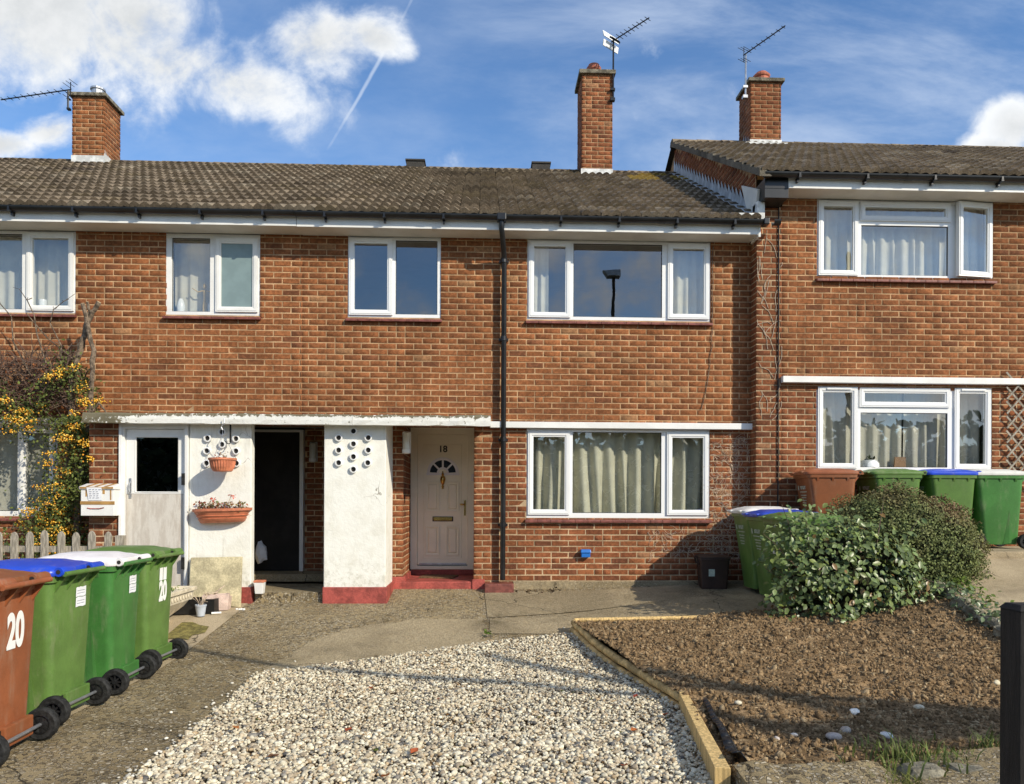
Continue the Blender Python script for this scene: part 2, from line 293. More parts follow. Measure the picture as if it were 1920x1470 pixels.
# ------------------------------------------------------------------ mesh helpers
def tag(o, label=None, cat=None, group=None, kind=None):
    for k, v in (('label', label), ('category', cat), ('group', group), ('kind', kind)):
        if v: o[k] = v
    return o
def lk(name, me, mat=None, parent=None, loc=None):
    if mat is not None and not me.materials: me.materials.append(mat)
    o = bpy.data.objects.new(name, me); COL.objects.link(o)
    if parent is not None:
        o.parent = parent
        if parent.get('at_world'): o.matrix_parent_inverse = Matrix.Translation(parent.location).inverted()
    if loc is not None: o.location = loc
    return o
def empty(name, loc, rz=0, world=False):
    o = bpy.data.objects.new(name, None); COL.objects.link(o); o.location = loc; o.rotation_euler = (0, 0, rz); o.empty_display_size = .2
    if world: o['at_world'] = 1        # children are given in world coordinates
    return o
class MB:
    def __init__(s): s.v = []; s.f = []; s.c = []; s.cur = (1, 1, 1)
    def add(s, vs_, fs):
        o = len(s.v); s.v += [tuple(v) for v in vs_]; s.f += [tuple(i + o for i in f) for f in fs]; s.c += [s.cur] * len(vs_); return s
    def box(s, x0, x1, y0, y1, z0, z1):
        return s.add([(x0, y0, z0), (x1, y0, z0), (x1, y1, z0), (x0, y1, z0), (x0, y0, z1), (x1, y0, z1), (x1, y1, z1), (x0, y1, z1)],
                     [(3, 2, 1, 0), (4, 5, 6, 7), (0, 1, 5, 4), (1, 2, 6, 5), (2, 3, 7, 6), (3, 0, 4, 7)])
    def hexa(s, b, t):    # four bottom, four top points
        return s.add(list(b) + list(t), [(3, 2, 1, 0), (4, 5, 6, 7), (0, 1, 5, 4), (1, 2, 6, 5), (2, 3, 7, 6), (3, 0, 4, 7)])
    def quad(s, *p): return s.add(p, [tuple(range(len(p)))])
    def tube(s, pts, r, n=6, cap=True):
        pts = [Vector(p) for p in pts]; rs = r if isinstance(r, (list, tuple)) else [r] * len(pts); rings = []
        d0 = (pts[1] - pts[0]).normalized(); a = d0.orthogonal().normalized()
        for i, p in enumerate(pts):
            d = (pts[min(i + 1, len(pts) - 1)] - pts[max(i - 1, 0)]).normalized()
            a = (a - d * a.dot(d)); a = a.normalized() if a.length > 1e-6 else d.orthogonal().normalized(); b = d.cross(a)
            rings.append([p + (a * math.cos(2 * PI * k / n) + b * math.sin(2 * PI * k / n)) * rs[i] for k in range(n)])
        vs_ = [v for rg in rings for v in rg]; fs = []
        for i in range(len(pts) - 1):
            for k in range(n): fs.append((i * n + k, i * n + (k + 1) % n, (i + 1) * n + (k + 1) % n, (i + 1) * n + k))
        if cap: fs += [tuple(range(n))[::-1], tuple((len(pts) - 1) * n + k for k in range(n))]
        return s.add(vs_, fs)
    def lathe(s, prof, n=16, c=(0, 0, 0), axis='Z', cap=True):
        vs_ = []
        for r, h in prof:
            for k in range(n):
                a = 2 * PI * k / n; x, y = r * math.cos(a), r * math.sin(a)
                q = (x, y, h) if axis == 'Z' else ((x, h, y) if axis == 'Y' else (h, x, y))
                vs_.append((q[0] + c[0], q[1] + c[1], q[2] + c[2]))
        fs = []
        for i in range(len(prof) - 1):
            for k in range(n): fs.append((i * n + k, i * n + (k + 1) % n, (i + 1) * n + (k + 1) % n, (i + 1) * n + k))
        if cap: fs += [tuple(range(n))[::-1], tuple((len(prof) - 1) * n + k for k in range(n))]
        return s.add(vs_, fs)
    def loft(s, rings, cap=True):
        n = len(rings[0]); fs = []
        for i in range(len(rings) - 1):
            for k in range(n): fs.append((i * n + k, i * n + (k + 1) % n, (i + 1) * n + (k + 1) % n, (i + 1) * n + k))
        if cap: fs += [tuple(range(n))[::-1], tuple((len(rings) - 1) * n + k for k in range(n))]
        return s.add([v for r in rings for v in r], fs)
    def mesh(s, name, smooth=False, bevel=0, normals=True):
        me = bpy.data.meshes.new(name); me.from_pydata(s.v, [], s.f)
        at = me.attributes.new('Col', 'FLOAT_COLOR', 'POINT')
        at.data.foreach_set('color', np.array([(*c, 1) for c in s.c], 'f').ravel())
        if normals or bevel:
            bm = bmesh.new(); bm.from_mesh(me); bmesh.ops.recalc_face_normals(bm, faces=bm.faces)
            if bevel:
                es = [e for e in bm.edges if len(e.link_faces) == 2 and e.calc_face_angle() > .6]
                bmesh.ops.bevel(bm, geom=es, offset=bevel, segments=2, affect='EDGES', profile=.6, clamp_overlap=True)
            bm.to_mesh(me); bm.free()
        if smooth:
            me.shade_smooth()
            if hasattr(me, 'set_sharp_from_angle'): me.set_sharp_from_angle(angle=R(40))
        return me
    def build(s, name, mat, parent=None, smooth=False, bevel=0, normals=True, loc=None):
        return lk(name, s.mesh(name, smooth, bevel, normals), mat, parent, loc)

def mass(name, bv, bf, M, T, cols, mat, parent=None, smooth=False):
    bv = np.asarray(bv, 'f'); bf = np.asarray(bf, 'i'); N = len(T); nv, nf, k = len(bv), len(bf), bf.shape[1]
    V = np.einsum('nij,vj->nvi', M, bv) + T[:, None, :]
    F = (bf[None] + (np.arange(N) * nv)[:, None, None]).reshape(-1)
    me = bpy.data.meshes.new(name); me.vertices.add(N * nv); me.vertices.foreach_set('co', V.astype('f').ravel())
    me.loops.add(N * nf * k); me.loops.foreach_set('vertex_index', F.astype('i'))
    me.polygons.add(N * nf); me.polygons.foreach_set('loop_start', np.arange(N * nf, dtype='i') * k)
    at = me.attributes.new('Col', 'FLOAT_COLOR', 'POINT')
    c4 = np.concatenate([np.asarray(cols, 'f'), np.ones((N, 1), 'f')], 1); at.data.foreach_set('color', np.repeat(c4, nv, 0).ravel())
    me.update(calc_edges=True); me.validate()
    if smooth: me.shade_smooth()
    return lk(name, me, mat, parent)
def one(name, bv, bf, col, jit=0.):
    bv = np.asarray(bv, 'f') + rng.normal(0, jit, np.shape(bv)) if jit else np.asarray(bv, 'f')
    me = bpy.data.meshes.new(name); me.from_pydata(bv.tolist(), [], [tuple(f) for f in bf])
    at = me.attributes.new('Col', 'FLOAT_COLOR', 'POINT'); at.data.foreach_set('color', np.tile(np.array([*col, 1], 'f'), len(bv)))
    return me
def rotz(a):
    c, s_ = np.cos(a), np.sin(a); z = np.zeros_like(c); o = np.ones_like(c)
    return np.stack([np.stack([c, -s_, z], -1), np.stack([s_, c, z], -1), np.stack([z, z, o], -1)], -2)
def rotx(a):
    c, s_ = np.cos(a), np.sin(a); z = np.zeros_like(c); o = np.ones_like(c)
    return np.stack([np.stack([o, z, z], -1), np.stack([z, c, -s_], -1), np.stack([z, s_, c], -1)], -2)
def frames(nrm, spin):
    n = nrm / np.linalg.norm(nrm, axis=1, keepdims=True); h = np.where(np.abs(n[:, 2:3]) > .9, [[1., 0, 0]], [[0, 0, 1.]])
    a = np.cross(h, n); a /= np.linalg.norm(a, axis=1, keepdims=True); b = np.cross(n, a)
    c, s_ = np.cos(spin)[:, None], np.sin(spin)[:, None]
    return np.stack([a * c + b * s_, b * c - a * s_, n], -1)
def ico(sub):
    bm = bmesh.new(); bmesh.ops.create_icosphere(bm, subdivisions=sub, radius=1)
    v = np.array([x.co for x in bm.verts]); f = np.array([[q.index for q in x.verts] for x in bm.faces]); bm.free(); return v, f
ICO1, ICO2 = ico(1), ico(2)
_lat = {}
def vn(x, y, seed=0):
    if seed not in _lat: _lat[seed] = np.random.default_rng(seed + 99).random((64, 64))
    L = _lat[seed]; xi, yi = np.floor(x).astype(int), np.floor(y).astype(int); fx, fy = x - xi, y - yi
    fx, fy = fx * fx * (3 - 2 * fx), fy * fy * (3 - 2 * fy)
    a, b, c, d = L[xi % 64, yi % 64], L[(xi + 1) % 64, yi % 64], L[xi % 64, (yi + 1) % 64], L[(xi + 1) % 64, (yi + 1) % 64]
    return (a * (1 - fx) + b * fx) * (1 - fy) + (c * (1 - fx) + d * fx) * fy
def fbm(x, y, s, oct=4, seed=0):
    r, a, t = 0, .5, 0
    for i in range(oct): r = r + a * vn(x * s, y * s, seed + i); t += a; a *= .55; s *= 2.05
    return r / t
def text_mesh(txt, size, bold=0., extr=.0008, sx=1.):
    c = bpy.data.curves.new('lettering', 'FONT'); c.body = txt; c.size = size; c.offset = bold; c.extrude = extr; c.align_x = 'CENTER'; c.align_y = 'CENTER'
    o = bpy.data.objects.new('lettering', c); COL.objects.link(o)
    me = bpy.data.meshes.new_from_object(o.evaluated_get(bpy.context.evaluated_depsgraph_get()))
    bpy.data.objects.remove(o); bpy.data.curves.remove(c)
    me.transform(Matrix.Diagonal((sx, 1, 1, 1))); me.materials.clear(); return me
def text(name, txt, size, mat, parent, loc, rot, bold=0., sx=1.):
    o = lk(name, text_mesh(txt, size, bold, sx=sx), mat, parent); o.location = loc; o.rotation_euler = rot; return o

# ------------------------------------------------------------------ ground levels
def sm(t): t = np.clip(t, 0, 1); return t * t * (3 - 2 * t)
def gz(x, y):
    t = np.clip((np.asarray(y, float) + 3.4) / 3.4, 0, 1); base = .35 * t ** 1.46
    return base + sm((np.asarray(x, float) - .8) / 2.4) * np.clip(.06 + .07 * -np.asarray(y, float), .06, .2)
def sz(x, y):      # soil bed surface
    x, y = np.asarray(x, float), np.asarray(y, float); base = .115 + .11 * sm((y + 6.2) / 4.4)
    drive = .86 - .40 * np.clip((-1.3 - y) / 1.6, 0, 3)
    base = base + sm((y + 3.4) / 1.5) * np.clip(gz(x, np.maximum(y, -1.95)) + .025 - base, 0, .2)
    return base + np.clip(drive - base - .05, .0, .6) * sm((x - 3.3) / 1.4)
def sheet(name, x0, x1, y0, y1, st, zf, mat, label, cat, keep=None, kind='structure', dz=0.):
    xs, ys = np.arange(x0, x1 + st / 2, st), np.arange(y0, y1 + st / 2, st); X, Y = np.meshgrid(xs, ys)
    Z = zf(X, Y) + dz; nx = len(xs); idx = np.arange(X.size).reshape(X.shape)
    q = np.stack([idx[:-1, :-1], idx[:-1, 1:], idx[1:, 1:], idx[1:, :-1]], -1).reshape(-1, 4)
    V = np.stack([X, Y, Z], -1).reshape(-1, 3)
    if keep is not None:
        cx_, cy_ = V[q, 0].mean(1), V[q, 1].mean(1); q = q[keep(cx_, cy_)]
    me = bpy.data.meshes.new(name); me.vertices.add(len(V)); me.vertices.foreach_set('co', V.astype('f').ravel())
    me.loops.add(len(q) * 4); me.loops.foreach_set('vertex_index', q.astype('i').ravel()); me.polygons.add(len(q))
    me.polygons.foreach_set('loop_start', np.arange(len(q), dtype='i') * 4); me.update(calc_edges=True); me.validate(); me.shade_smooth()
    return tag(lk(name, me, mat), label, cat, kind=kind)
def inpoly(x, y, poly):
    r = np.zeros(np.shape(x), bool); n = len(poly)
    for i in range(n):
        (xa, ya), (xb, yb) = poly[i], poly[(i + 1) % n]
        c = ((ya > y) != (yb > y)) & (x < (xb - xa) * (y - ya) / (yb - ya + 1e-12) + xa); r ^= c
    return r

# ------------------------------------------------------------------ brickwork
BL, BH, BC = .211, .0615, .075
PAL = {'up': [(.258, .095, .036), (.222, .082, .033), (.280, .107, .042), (.182, .069, .031), (.31, .155, .072), (.240, .089, .034), (.268, .099, .038)],
       'low': [(.246, .086, .036), (.210, .073, .032), (.266, .098, .041), (.165, .061, .030), (.29, .14, .07), (.228, .079, .034), (.256, .090, .038)]}
PW = np.array([.29, .20, .17, .06, .03, .15, .10]); PW /= PW.sum()
def brick_verts(L, H, b=.0038):
    v = [(b, 0, b), (L - b, 0, b), (L - b, 0, H - b), (b, 0, H - b), (0, b, 0), (L, b, 0), (L, b, H), (0, b, H), (0, .03, 0), (L, .03, 0), (L, .03, H), (0, .03, H)]
    return np.array(v)
BF = np.array([(0, 1, 2, 3), (4, 5, 1, 0), (5, 6, 2, 1), (6, 7, 3, 2), (7, 4, 0, 3), (8, 9, 5, 4), (9, 10, 6, 5), (10, 11, 7, 6), (11, 8, 4, 7)])
VAR = {t: [one('brick', brick_verts(BL, BH), BF, np.clip(np.array(PAL[t][rng.choice(7, p=PW)]) * rng.uniform(.85, 1.15), 0, 1), .0011) for _ in range(26)] for t in PAL}
for t in VAR:
    for m in VAR[t]: m.materials.append(MT['brick'])
CAMP = np.array([0, -10, 1.47])
def brick_list(rot, ox, oy, u0, u1, z0, z1, holes=(), tint='up', lo=None, hi=None, bond=0):
    """Bricks of one wall plane as (u, z, length, height, rot, ox, oy, tint)."""
    out = []; k0 = int(math.floor((z0 - .45) / BC)); k1 = int(math.ceil((z1 - .45) / BC))
    for k in range(k0, k1):
        za, zb = max(.45 + k * BC + .005, z0), min(.45 + k * BC + .005 + BH, z1)
        if zb - za < .012: continue
        zc = (za + zb) / 2; spans = [(u0, u1)]
        for (a, b, c, d) in holes:
            if c < zc < d:
                spans = [q for (p0, p1) in spans for q in ((p0, min(p1, a)), (max(p0, b), p1)) if q[1] - q[0] > .015]
        off = (.1125 if (k + bond) % 2 else 0)
        for (p0, p1) in spans:
            i = math.floor((p0 - off) / .225)
            while True:
                a, b = max(p0, i * .225 + off + .005), min(p1, i * .225 + off + .005 + BL)
                if i * .225 + off > p1: break
                i += 1
                if b - a < .02: continue
                um = (a + b) / 2
                if lo and zc < lo(um): continue
                if hi and zc > hi(um): continue
                if b - a > .2 and rng.random() < .035:
                    out += [(a, za, .1, zb - za, rot, ox, oy, tint), (a + .112, za, b - a - .112, zb - za, rot, ox, oy, tint)]
                else: out.append((a, za, b - a, zb - za, rot, ox, oy, tint))
    return out
def wpos(u, z, rot, ox, oy, n=0.):
    c, s_ = math.cos(rot), math.sin(rot); return (ox + u * c + n * s_, oy + u * s_ - n * c, z)
def lay_bricks(groups, rest_parent, nmax):
    """groups: [(wall object, brick list)]; the nmax bricks nearest the camera become objects, the rest one mesh."""
    allb = [(np.linalg.norm(np.array(wpos(b[0], b[1], b[4], b[5], b[6])) - CAMP), w_, b) for w_, L in groups for b in L]
    full = sorted([x for x in allb if x[2][2] > .2 and x[2][3] > .06 and abs(x[2][4]) < .01], key=lambda x: x[0])[:nmax]
    ids = {id(x[2]) for x in full}
    for _, w_, b in full:
        o = lk('brick', VAR[b[7]][rng.integers(26)], None, w_)
        o.location = wpos(b[0], b[1], b[4], b[5], b[6], rng.uniform(-.0015, .002)); o.rotation_euler = (rng.normal(0, .006), rng.normal(0, .004), b[4] + rng.normal(0, .006))
    rest = [x[2] for x in allb if id(x[2]) not in ids]
    n = len(rest); A = np.array([[b[2], b[3], b[4]] for b in rest]); T = np.array([wpos(b[0], b[1], b[4], b[5], b[6], rng.uniform(-.0015, .002)) for b in rest])
    Mx_ = rotz(A[:, 2] + rng.normal(0, .005, n)) @ rotx(rng.normal(0, .006, n)); D = np.zeros((n, 3, 3)); D[:, 0, 0] = A[:, 0] / BL; D[:, 1, 1] = 1; D[:, 2, 2] = A[:, 1] / BH
    cols = np.array([PAL[b[7]][rng.choice(7, p=PW)] for b in rest]) * rng.uniform(.85, 1.15, (n, 1))
    o = mass('brickwork', brick_verts(BL, BH), BF, Mx_ @ D, T, cols, MT['brick'], rest_parent); o['kind'] = 'stuff'
def mortar_mb(mb, rot, ox, oy, u0, u1, z0, z1, holes=(), n=-.0042):
    us = sorted({u0, u1, *[min(max(h[i], u0), u1) for h in holes for i in (0, 1)]}); zs = sorted({z0, z1, *[min(max(h[i], z0), z1) for h in holes for i in (2, 3)]})
    for a, b in zip(us, us[1:]):
        for c, d in zip(zs, zs[1:]):
            um, zm = (a + b) / 2, (c + d) / 2
            if any(h[0] < um < h[1] and h[2] < zm < h[3] for h in holes): continue
            mb.quad(wpos(a, c, rot, ox, oy, n), wpos(b, c, rot, ox, oy, n), wpos(b, d, rot, ox, oy, n), wpos(a, d, rot, ox, oy, n))
def wall(parent, mat, specs, name='wall'):
    """specs: list of dicts for one wall object; returns (object, bricks)."""
    mb = MB(); L = []
    for s_ in specs:
        mortar_mb(mb, s_['rot'], s_['ox'], s_['oy'], s_['u0'], s_['u1'], s_['z0'], s_['z1'], s_.get('holes', ()))
        L += brick_list(**s_)
    return mb.build(name, MT[mat], parent, normals=False), L

# ------------------------------------------------------------------ windows
def bars(mb, x0, x1, z0, z1, holes, ya, yb):
    xs = sorted({x0, x1, *[h[i] for h in holes for i in (0, 1)]}); zs = sorted({z0, z1, *[h[i] for h in holes for i in (2, 3)]})
    for c, d in zip(zs, zs[1:]):
        run = None
        for a, b in zip(xs, xs[1:]):
            um, zm = (a + b) / 2, (c + d) / 2
            if any(h[0] < um < h[1] and h[2] < zm < h[3] for h in holes):
                if run: mb.box(run[0], run[1], ya, yb, c, d); run = None
            else: run = (run[0], b) if run else (a, b)
        if run: mb.box(run[0], run[1], ya, yb, c, d)
def ring(mb, x0, x1, z0, z1, wd, ya, yb):
    for (ax, az, bx, bz) in ((x0, z0, x1, z0), (x1, z0, x1, z1), (x1, z1, x0, z1), (x0, z1, x0, z0)):
        def ins(x, z): return (x + (wd if x == x0 else -wd), z + (wd if z == z0 else -wd))
        (ix, iz), (jx, jz) = ins(ax, az), ins(bx, bz); sl_ = .012
        mb.hexa([(ax, yb, az), (bx, yb, bz), (jx, yb, jz), (ix, yb, iz)], [(ax, ya + .004, az), (bx, ya + .004, bz), (jx, ya + sl_, jz), (ix, ya + sl_, iz)])
        e = .25
        kx, kz, lx, lz = ax + (ix - ax) * e, az + (iz - az) * e, bx + (jx - bx) * e, bz + (jz - bz) * e
        e = .72
        mx_, mz_, nx_, nz_ = ax + (ix - ax) * e, az + (iz - az) * e, bx + (jx - bx) * e, bz + (jz - bz) * e
        mb.hexa([(kx, ya + .003, kz), (lx, ya + .003, lz), (nx_, ya + .009, nz_), (mx_, ya + .009, mz_)], [(kx, ya, kz), (lx, ya, lz), (nx_, ya + .002, nz_), (mx_, ya + .002, mz_)])
def window(house, X0, X1, Z0, Z1, Y, lights, mat='upvc', sill=True, depth=2.6, glassm='glass', open_=None, vents=(), frost=()):
    fr = MB(); holes = [(l[0] + .0, l[1], l[2], l[3]) for l in lights]
    bars(fr, X0, X1, Z0, Z1, holes, Y + .014, Y + .075)
    f = fr.build('window_frame', MT[mat], house, bevel=.003)
    for i, (a, b, c, d, k) in enumerate(lights):
        if k == 's':
            sb = MB(); ring(sb, a - .022, b + .022, c - .022, d + .022, .068, Y - .014, Y + .05)
            o = sb.build('sash', MT[mat], f); pa = (a + .04, b - .04, c + .04, d - .04)
            g_ = MB(); g_.quad((pa[0], Y + .013, pa[2]), (pa[1], Y + .013, pa[2]), (pa[1], Y + .013, pa[3]), (pa[0], Y + .013, pa[3])); pane = g_.build('pane', MT['frost' if i in frost else glassm], f)
            gk = MB(); ring(gk, pa[0] - .002, pa[1] + .002, pa[2] - .002, pa[3] + .002, .007, Y + .006, Y + .018); gk.build('gasket', MT['black'], f)
            if open_ == i:
                for q in (o, pane, f.children[-1]):
                    hx = b + .022
                    q.matrix_local = Matrix.Translation((hx, Y, 0)) @ Matrix.Rotation(R(8), 4, 'Z') @ Matrix.Translation((-hx, -Y, 0))
        else:
            g_ = MB(); g_.quad((a, Y + .035, c), (b, Y + .035, c), (b, Y + .035, d), (a, Y + .035, d)); g_.build('pane', MT['frost' if i in frost else glassm], f)
            gk = MB(); ring(gk, a, b, c, d, .008, Y + .024, Y + .040); gk.build('gasket', MT['black'], f)
    for (a, b, z) in vents:
        v = MB(); v.box(a, b, Y - .026, Y - .0145, z, z + .022); v.build('trickle_vent', MT[mat], f, bevel=.003)
    if sill:
        sb = MB(); x = X0 - .02; n = int((X1 - X0 + .04) / .154); st = (X1 - X0 + .04) / n
        for i in range(n):
            sb.hexa([(x + .0015, Y - .055, Z0 - .062), (x + st - .0015, Y - .055, Z0 - .062), (x + st - .0015, Y + .06, Z0 - .05), (x + .0015, Y + .06, Z0 - .05)],
                    [(x + .0015, Y - .055, Z0 - .03), (x + st - .0015, Y - .055, Z0 - .03), (x + st - .0015, Y + .06, Z0 - .004), (x + .0015, Y + .06, Z0 - .004)]); x += st
        sb.build('sill', MT['silltile'], f, bevel=.006)
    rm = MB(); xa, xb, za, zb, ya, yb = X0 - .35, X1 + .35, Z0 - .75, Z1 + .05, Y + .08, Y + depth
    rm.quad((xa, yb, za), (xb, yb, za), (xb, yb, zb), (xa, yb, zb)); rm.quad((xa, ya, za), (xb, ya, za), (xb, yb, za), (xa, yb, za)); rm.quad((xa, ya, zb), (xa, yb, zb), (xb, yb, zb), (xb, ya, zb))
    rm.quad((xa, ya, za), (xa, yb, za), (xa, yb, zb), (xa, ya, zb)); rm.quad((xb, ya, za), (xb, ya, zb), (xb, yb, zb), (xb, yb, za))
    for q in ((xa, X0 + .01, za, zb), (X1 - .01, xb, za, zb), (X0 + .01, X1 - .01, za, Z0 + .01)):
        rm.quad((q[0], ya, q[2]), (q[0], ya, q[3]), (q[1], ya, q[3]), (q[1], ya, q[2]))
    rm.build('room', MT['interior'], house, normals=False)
    return f

# ------------------------------------------------------------------ roofs
TW, TL, TG = .25, .40, .322
def tile_geo():
    n = 12; v = []; xs = np.linspace(0, TW, n + 1)
    h = .038 * np.abs(np.sin(np.linspace(0, 2 * PI, n + 1))) ** 1.2
    for y, lift in ((0, .052), (TL, .0)):
        for x, hh in zip(xs, h): v.append((x, y, hh + lift))
    for x, hh in zip(xs, h): v.append((x, .002, hh * .55 + .006))
    f = []
    for i in range(n): f += [(i, i + 1, n + 2 + i, n + 1 + i), (2 * n + 2 + i, 2 * n + 3 + i, i + 1, i)]
    return np.array(v), np.array(f)
TV, TF = tile_geo()
TPAL = [(.172, .134, .094), (.153, .119, .083), (.192, .151, .107), (.130, .101, .071), (.235, .192, .14), (.160, .124, .080), (.085, .067, .052)]
TPW = np.array([.28, .22, .18, .14, .05, .09, .04]); TPW /= TPW.sum()
TVAR = []
for _ in range(20):
    m = one('tile', TV, TF, np.array(TPAL[rng.choice(7, p=TPW)]) * rng.uniform(.9, 1.1), .0012); m.materials.append(MT['tile']); m.shade_smooth()
    if hasattr(m, 'set_sharp_from_angle'): m.set_sharp_from_angle(angle=R(50))
    TVAR.append(m)
def roof(house, x0, x1, ye, ze, yr, zr, nmax=290, gold=None):
    pitch = math.atan2(zr - ze, yr - ye); ca, sa = math.cos(pitch), math.sin(pitch); Ls = math.hypot(yr - ye, zr - ze)
    d = MB(); o_ = .02
    d.quad((x0, ye + .02, ze - o_), (x1, ye + .02, ze - o_), (x1, yr, zr - o_), (x0, yr, zr - o_))
    d.quad((x0, yr, zr - o_), (x1, yr, zr - o_), (x1, 2 * yr - ye, ze - o_), (x0, 2 * yr - ye, ze - o_))
    dk = d.build('roof', MT['deck'], house, normals=False)
    pos = []; nr = int(Ls / TG); nx = int(round((x1 - x0) / TW))
    for r in range(nr + 1):
        if r * TG > Ls - .06: break
        for i in range(nx):
            x = x0 + i * (x1 - x0) / nx; s_ = r * TG
            pos.append((x, ye + s_ * ca, ze + s_ * sa, r, i))
    pos.sort(key=lambda p: (p[0] + .12) ** 2 + (p[1] + 10) ** 2 + (p[2] - 1.47) ** 2)
    for p in pos[:nmax]:
        o = lk('tile', TVAR[rng.integers(20)], None, dk); o.location = (p[0], p[1] + rng.normal(0, .003), p[2])
        o.rotation_euler = (pitch + rng.normal(0, .008), rng.normal(0, .008), rng.normal(0, .006))
    rest = pos[nmax:]; n = len(rest)
    T = np.array([(p[0], p[1], p[2]) for p in rest]) + rng.normal(0, .003, (n, 3)); cols = np.array([TPAL[rng.choice(7, p=TPW)] for _ in rest]) * rng.uniform(.88, 1.1, (n, 1))
    if gold:
        for k, p in enumerate(rest):
            q = (p[0] - gold[0]) ** 2 / gold[2] ** 2 + (p[1] - gold[1]) ** 2 / gold[3] ** 2
            if q < 1 and rng.random() < .5 * (1 - q) + .05: cols[k] = (.30, .21, .06)
    M = rotx(pitch + rng.normal(0, .008, n)) @ rotz(rng.normal(0, .006, n))
    o = mass('tiles', TV, TF, M, T, cols, MT['tile'], dk, smooth=True); o['kind'] = 'stuff'
    if hasattr(o.data, 'set_sharp_from_angle'): o.data.set_sharp_from_angle(angle=R(50))
    x = x0
    while x < x1 - .05:
        l = min(.45, x1 - x); rt = MB(); k = 8
        rg = [[(xx, yr + .125 * math.cos(PI * j / k) * (1), zr - .035 + .105 * math.sin(PI * j / k) + dz_) for j in range(k + 1)] for xx, dz_ in ((x, .006), (x + l + .02, -.002))]
        rt.loft(rg, cap=True); mcol = rng.uniform(.75, 1.25); rt.c = [tuple(np.array((.20, .158, .11)) * mcol)] * len(rt.v)
        q = rt.build('ridge_tile', MT['tile'], dk); q.rotation_euler = (0, 0, 0); x += .45
    return dk
def chimney(house, x0, x1, y0, y1, zb, zt, cop, tint='low', flash=.0, nb=60):
    c = MB(); c.box(x0 + .007, x1 - .007, y0 + .007, y1 - .007, zb - .4, zt); ch = c.build('chimney', MT['mortar_up'], house)
    L = brick_list(0, 0, y0, x0, x1, zb, zt, (), tint) + brick_list(-PI / 2, x0, y1, 0, y1 - y0, zb, zt, (), tint, bond=1) + brick_list(PI / 2, x1, y0, 0, y1 - y0, zb, zt, (), tint, bond=1)
    cp = MB(); cp.hexa([(x0 - .05, y0 - .05, zt), (x1 + .05, y0 - .05, zt), (x1 + .05, y1 + .05, zt), (x0 - .05, y1 + .05, zt)],
                       [(x0 - .05, y0 - .05, zt + cop), (x1 + .05, y0 - .05, zt + cop), (x1 + .05, y1 + .05, zt + cop), (x0 - .05, y1 + .05, zt + cop)])
    cp.hexa([(x0 - .03, y0 - .03, zt + cop + .001)] + [(x1 + .03, y0 - .03, zt + cop + .001), (x1 + .03, y1 + .03, zt + cop + .001), (x0 - .03, y1 + .03, zt + cop + .001)],
            [(x0 + .1, y0 + .1, zt + cop + .05), (x1 - .1, y0 + .1, zt + cop + .05), (x1 - .1, y1 - .1, zt + cop + .05), (x0 + .1, y1 - .1, zt + cop + .05)])
    cp.build('coping', MT['coping'], ch, bevel=.008)
    return ch, L
def gutter(house, x0, x1, y, z, nbr):
    g = MB(); k = 10; r = .056
    prof = [(-r * math.cos(PI * j / k), -r * math.sin(PI * j / k)) for j in range(k + 1)]; inn = [(a * .9, b * .9 + .0) for a, b in prof[::-1]]
    pr = prof + inn
    g.loft([[(x, y + a, z + b) for a, b in pr] for x in (x0, x1)]); o = g.build('gutter', MT['black'], house)
    for i in range(nbr):
        x = x0 + (x1 - x0) * (i + .5) / nbr; b = MB(); b.box(x - .016, x + .016, y - .062, y + .06, z - .066, z - .052); b.box(x - .012, x + .012, y - .0615, y - .057, z - .05, z - .01)
        b.box(x - .012, x + .012, y + .01, y + .058, z - .10, z - .066); b.build('bracket', MT['black'], o)
        if i % 2:
            u = MB(); u.loft([[(xx, y + a * 1.08, z + bb * 1.08) for a, bb in prof + [(q[0] * .98, q[1] * .98) for q in prof[::-1]]] for xx in (x + .5, x + .59)]); u.build('union', MT['black'], o)
    return o

# ------------------------------------------------------------------ house with the white door (number 18)
XP = -2.335                                    # line between the two left houses
H18 = tag(empty('terraced_house', (.6, 0, .3), world=True), 'brick terraced house with cream panelled door 18 and tall chimney stack', 'house', 'terraced brick houses')
up18, b_up18 = wall(H18, 'mortar_up', [dict(rot=0, ox=0, oy=0, u0=XP, u1=3.57, z0=2.44, z1=4.91, holes=[(-1.755, -.555, 3.86, 4.95), (.57, 2.985, 3.86, 4.95)], tint='up')])
lo18, b_lo18 = wall(H18, 'mortar_low', [dict(rot=0, ox=0, oy=0, u0=-1.2, u1=3.57, z0=.28, z1=2.44, holes=[(-1.03, -.115, 0, 2.5), (.57, 2.985, 1.27, 2.46)], tint='low'),
                                        dict(rot=PI / 2, ox=-1.03, oy=0, u0=0, u1=1.06, z0=.30, z1=2.5, tint='low', bond=1), dict(rot=-PI / 2, ox=-.115, oy=1.06, u0=0, u1=1.06, z0=.3, z1=2.5, tint='low', bond=1)])
window(H18, -1.755, -.555, 3.86, 4.905, 0, [(-1.715, -1.20, 3.91, 4.86, 's'), (-1.14, -.60, 3.905, 4.865, 'f')])
window(H18, .57, 2.985, 3.86, 4.905, 0, [(.612, 1.115, 3.91, 4.86, 's'), (1.175, 2.345, 3.905, 4.865, 'f'), (2.44, 2.945, 3.91, 4.86, 's')])
window(H18, .57, 2.985, 1.27, 2.436, 0, [(.612, 1.115, 1.335, 2.375, 's'), (1.175, 2.345, 1.335, 2.395, 'f'), (2.44, 2.945, 1.335, 2.375, 's')])
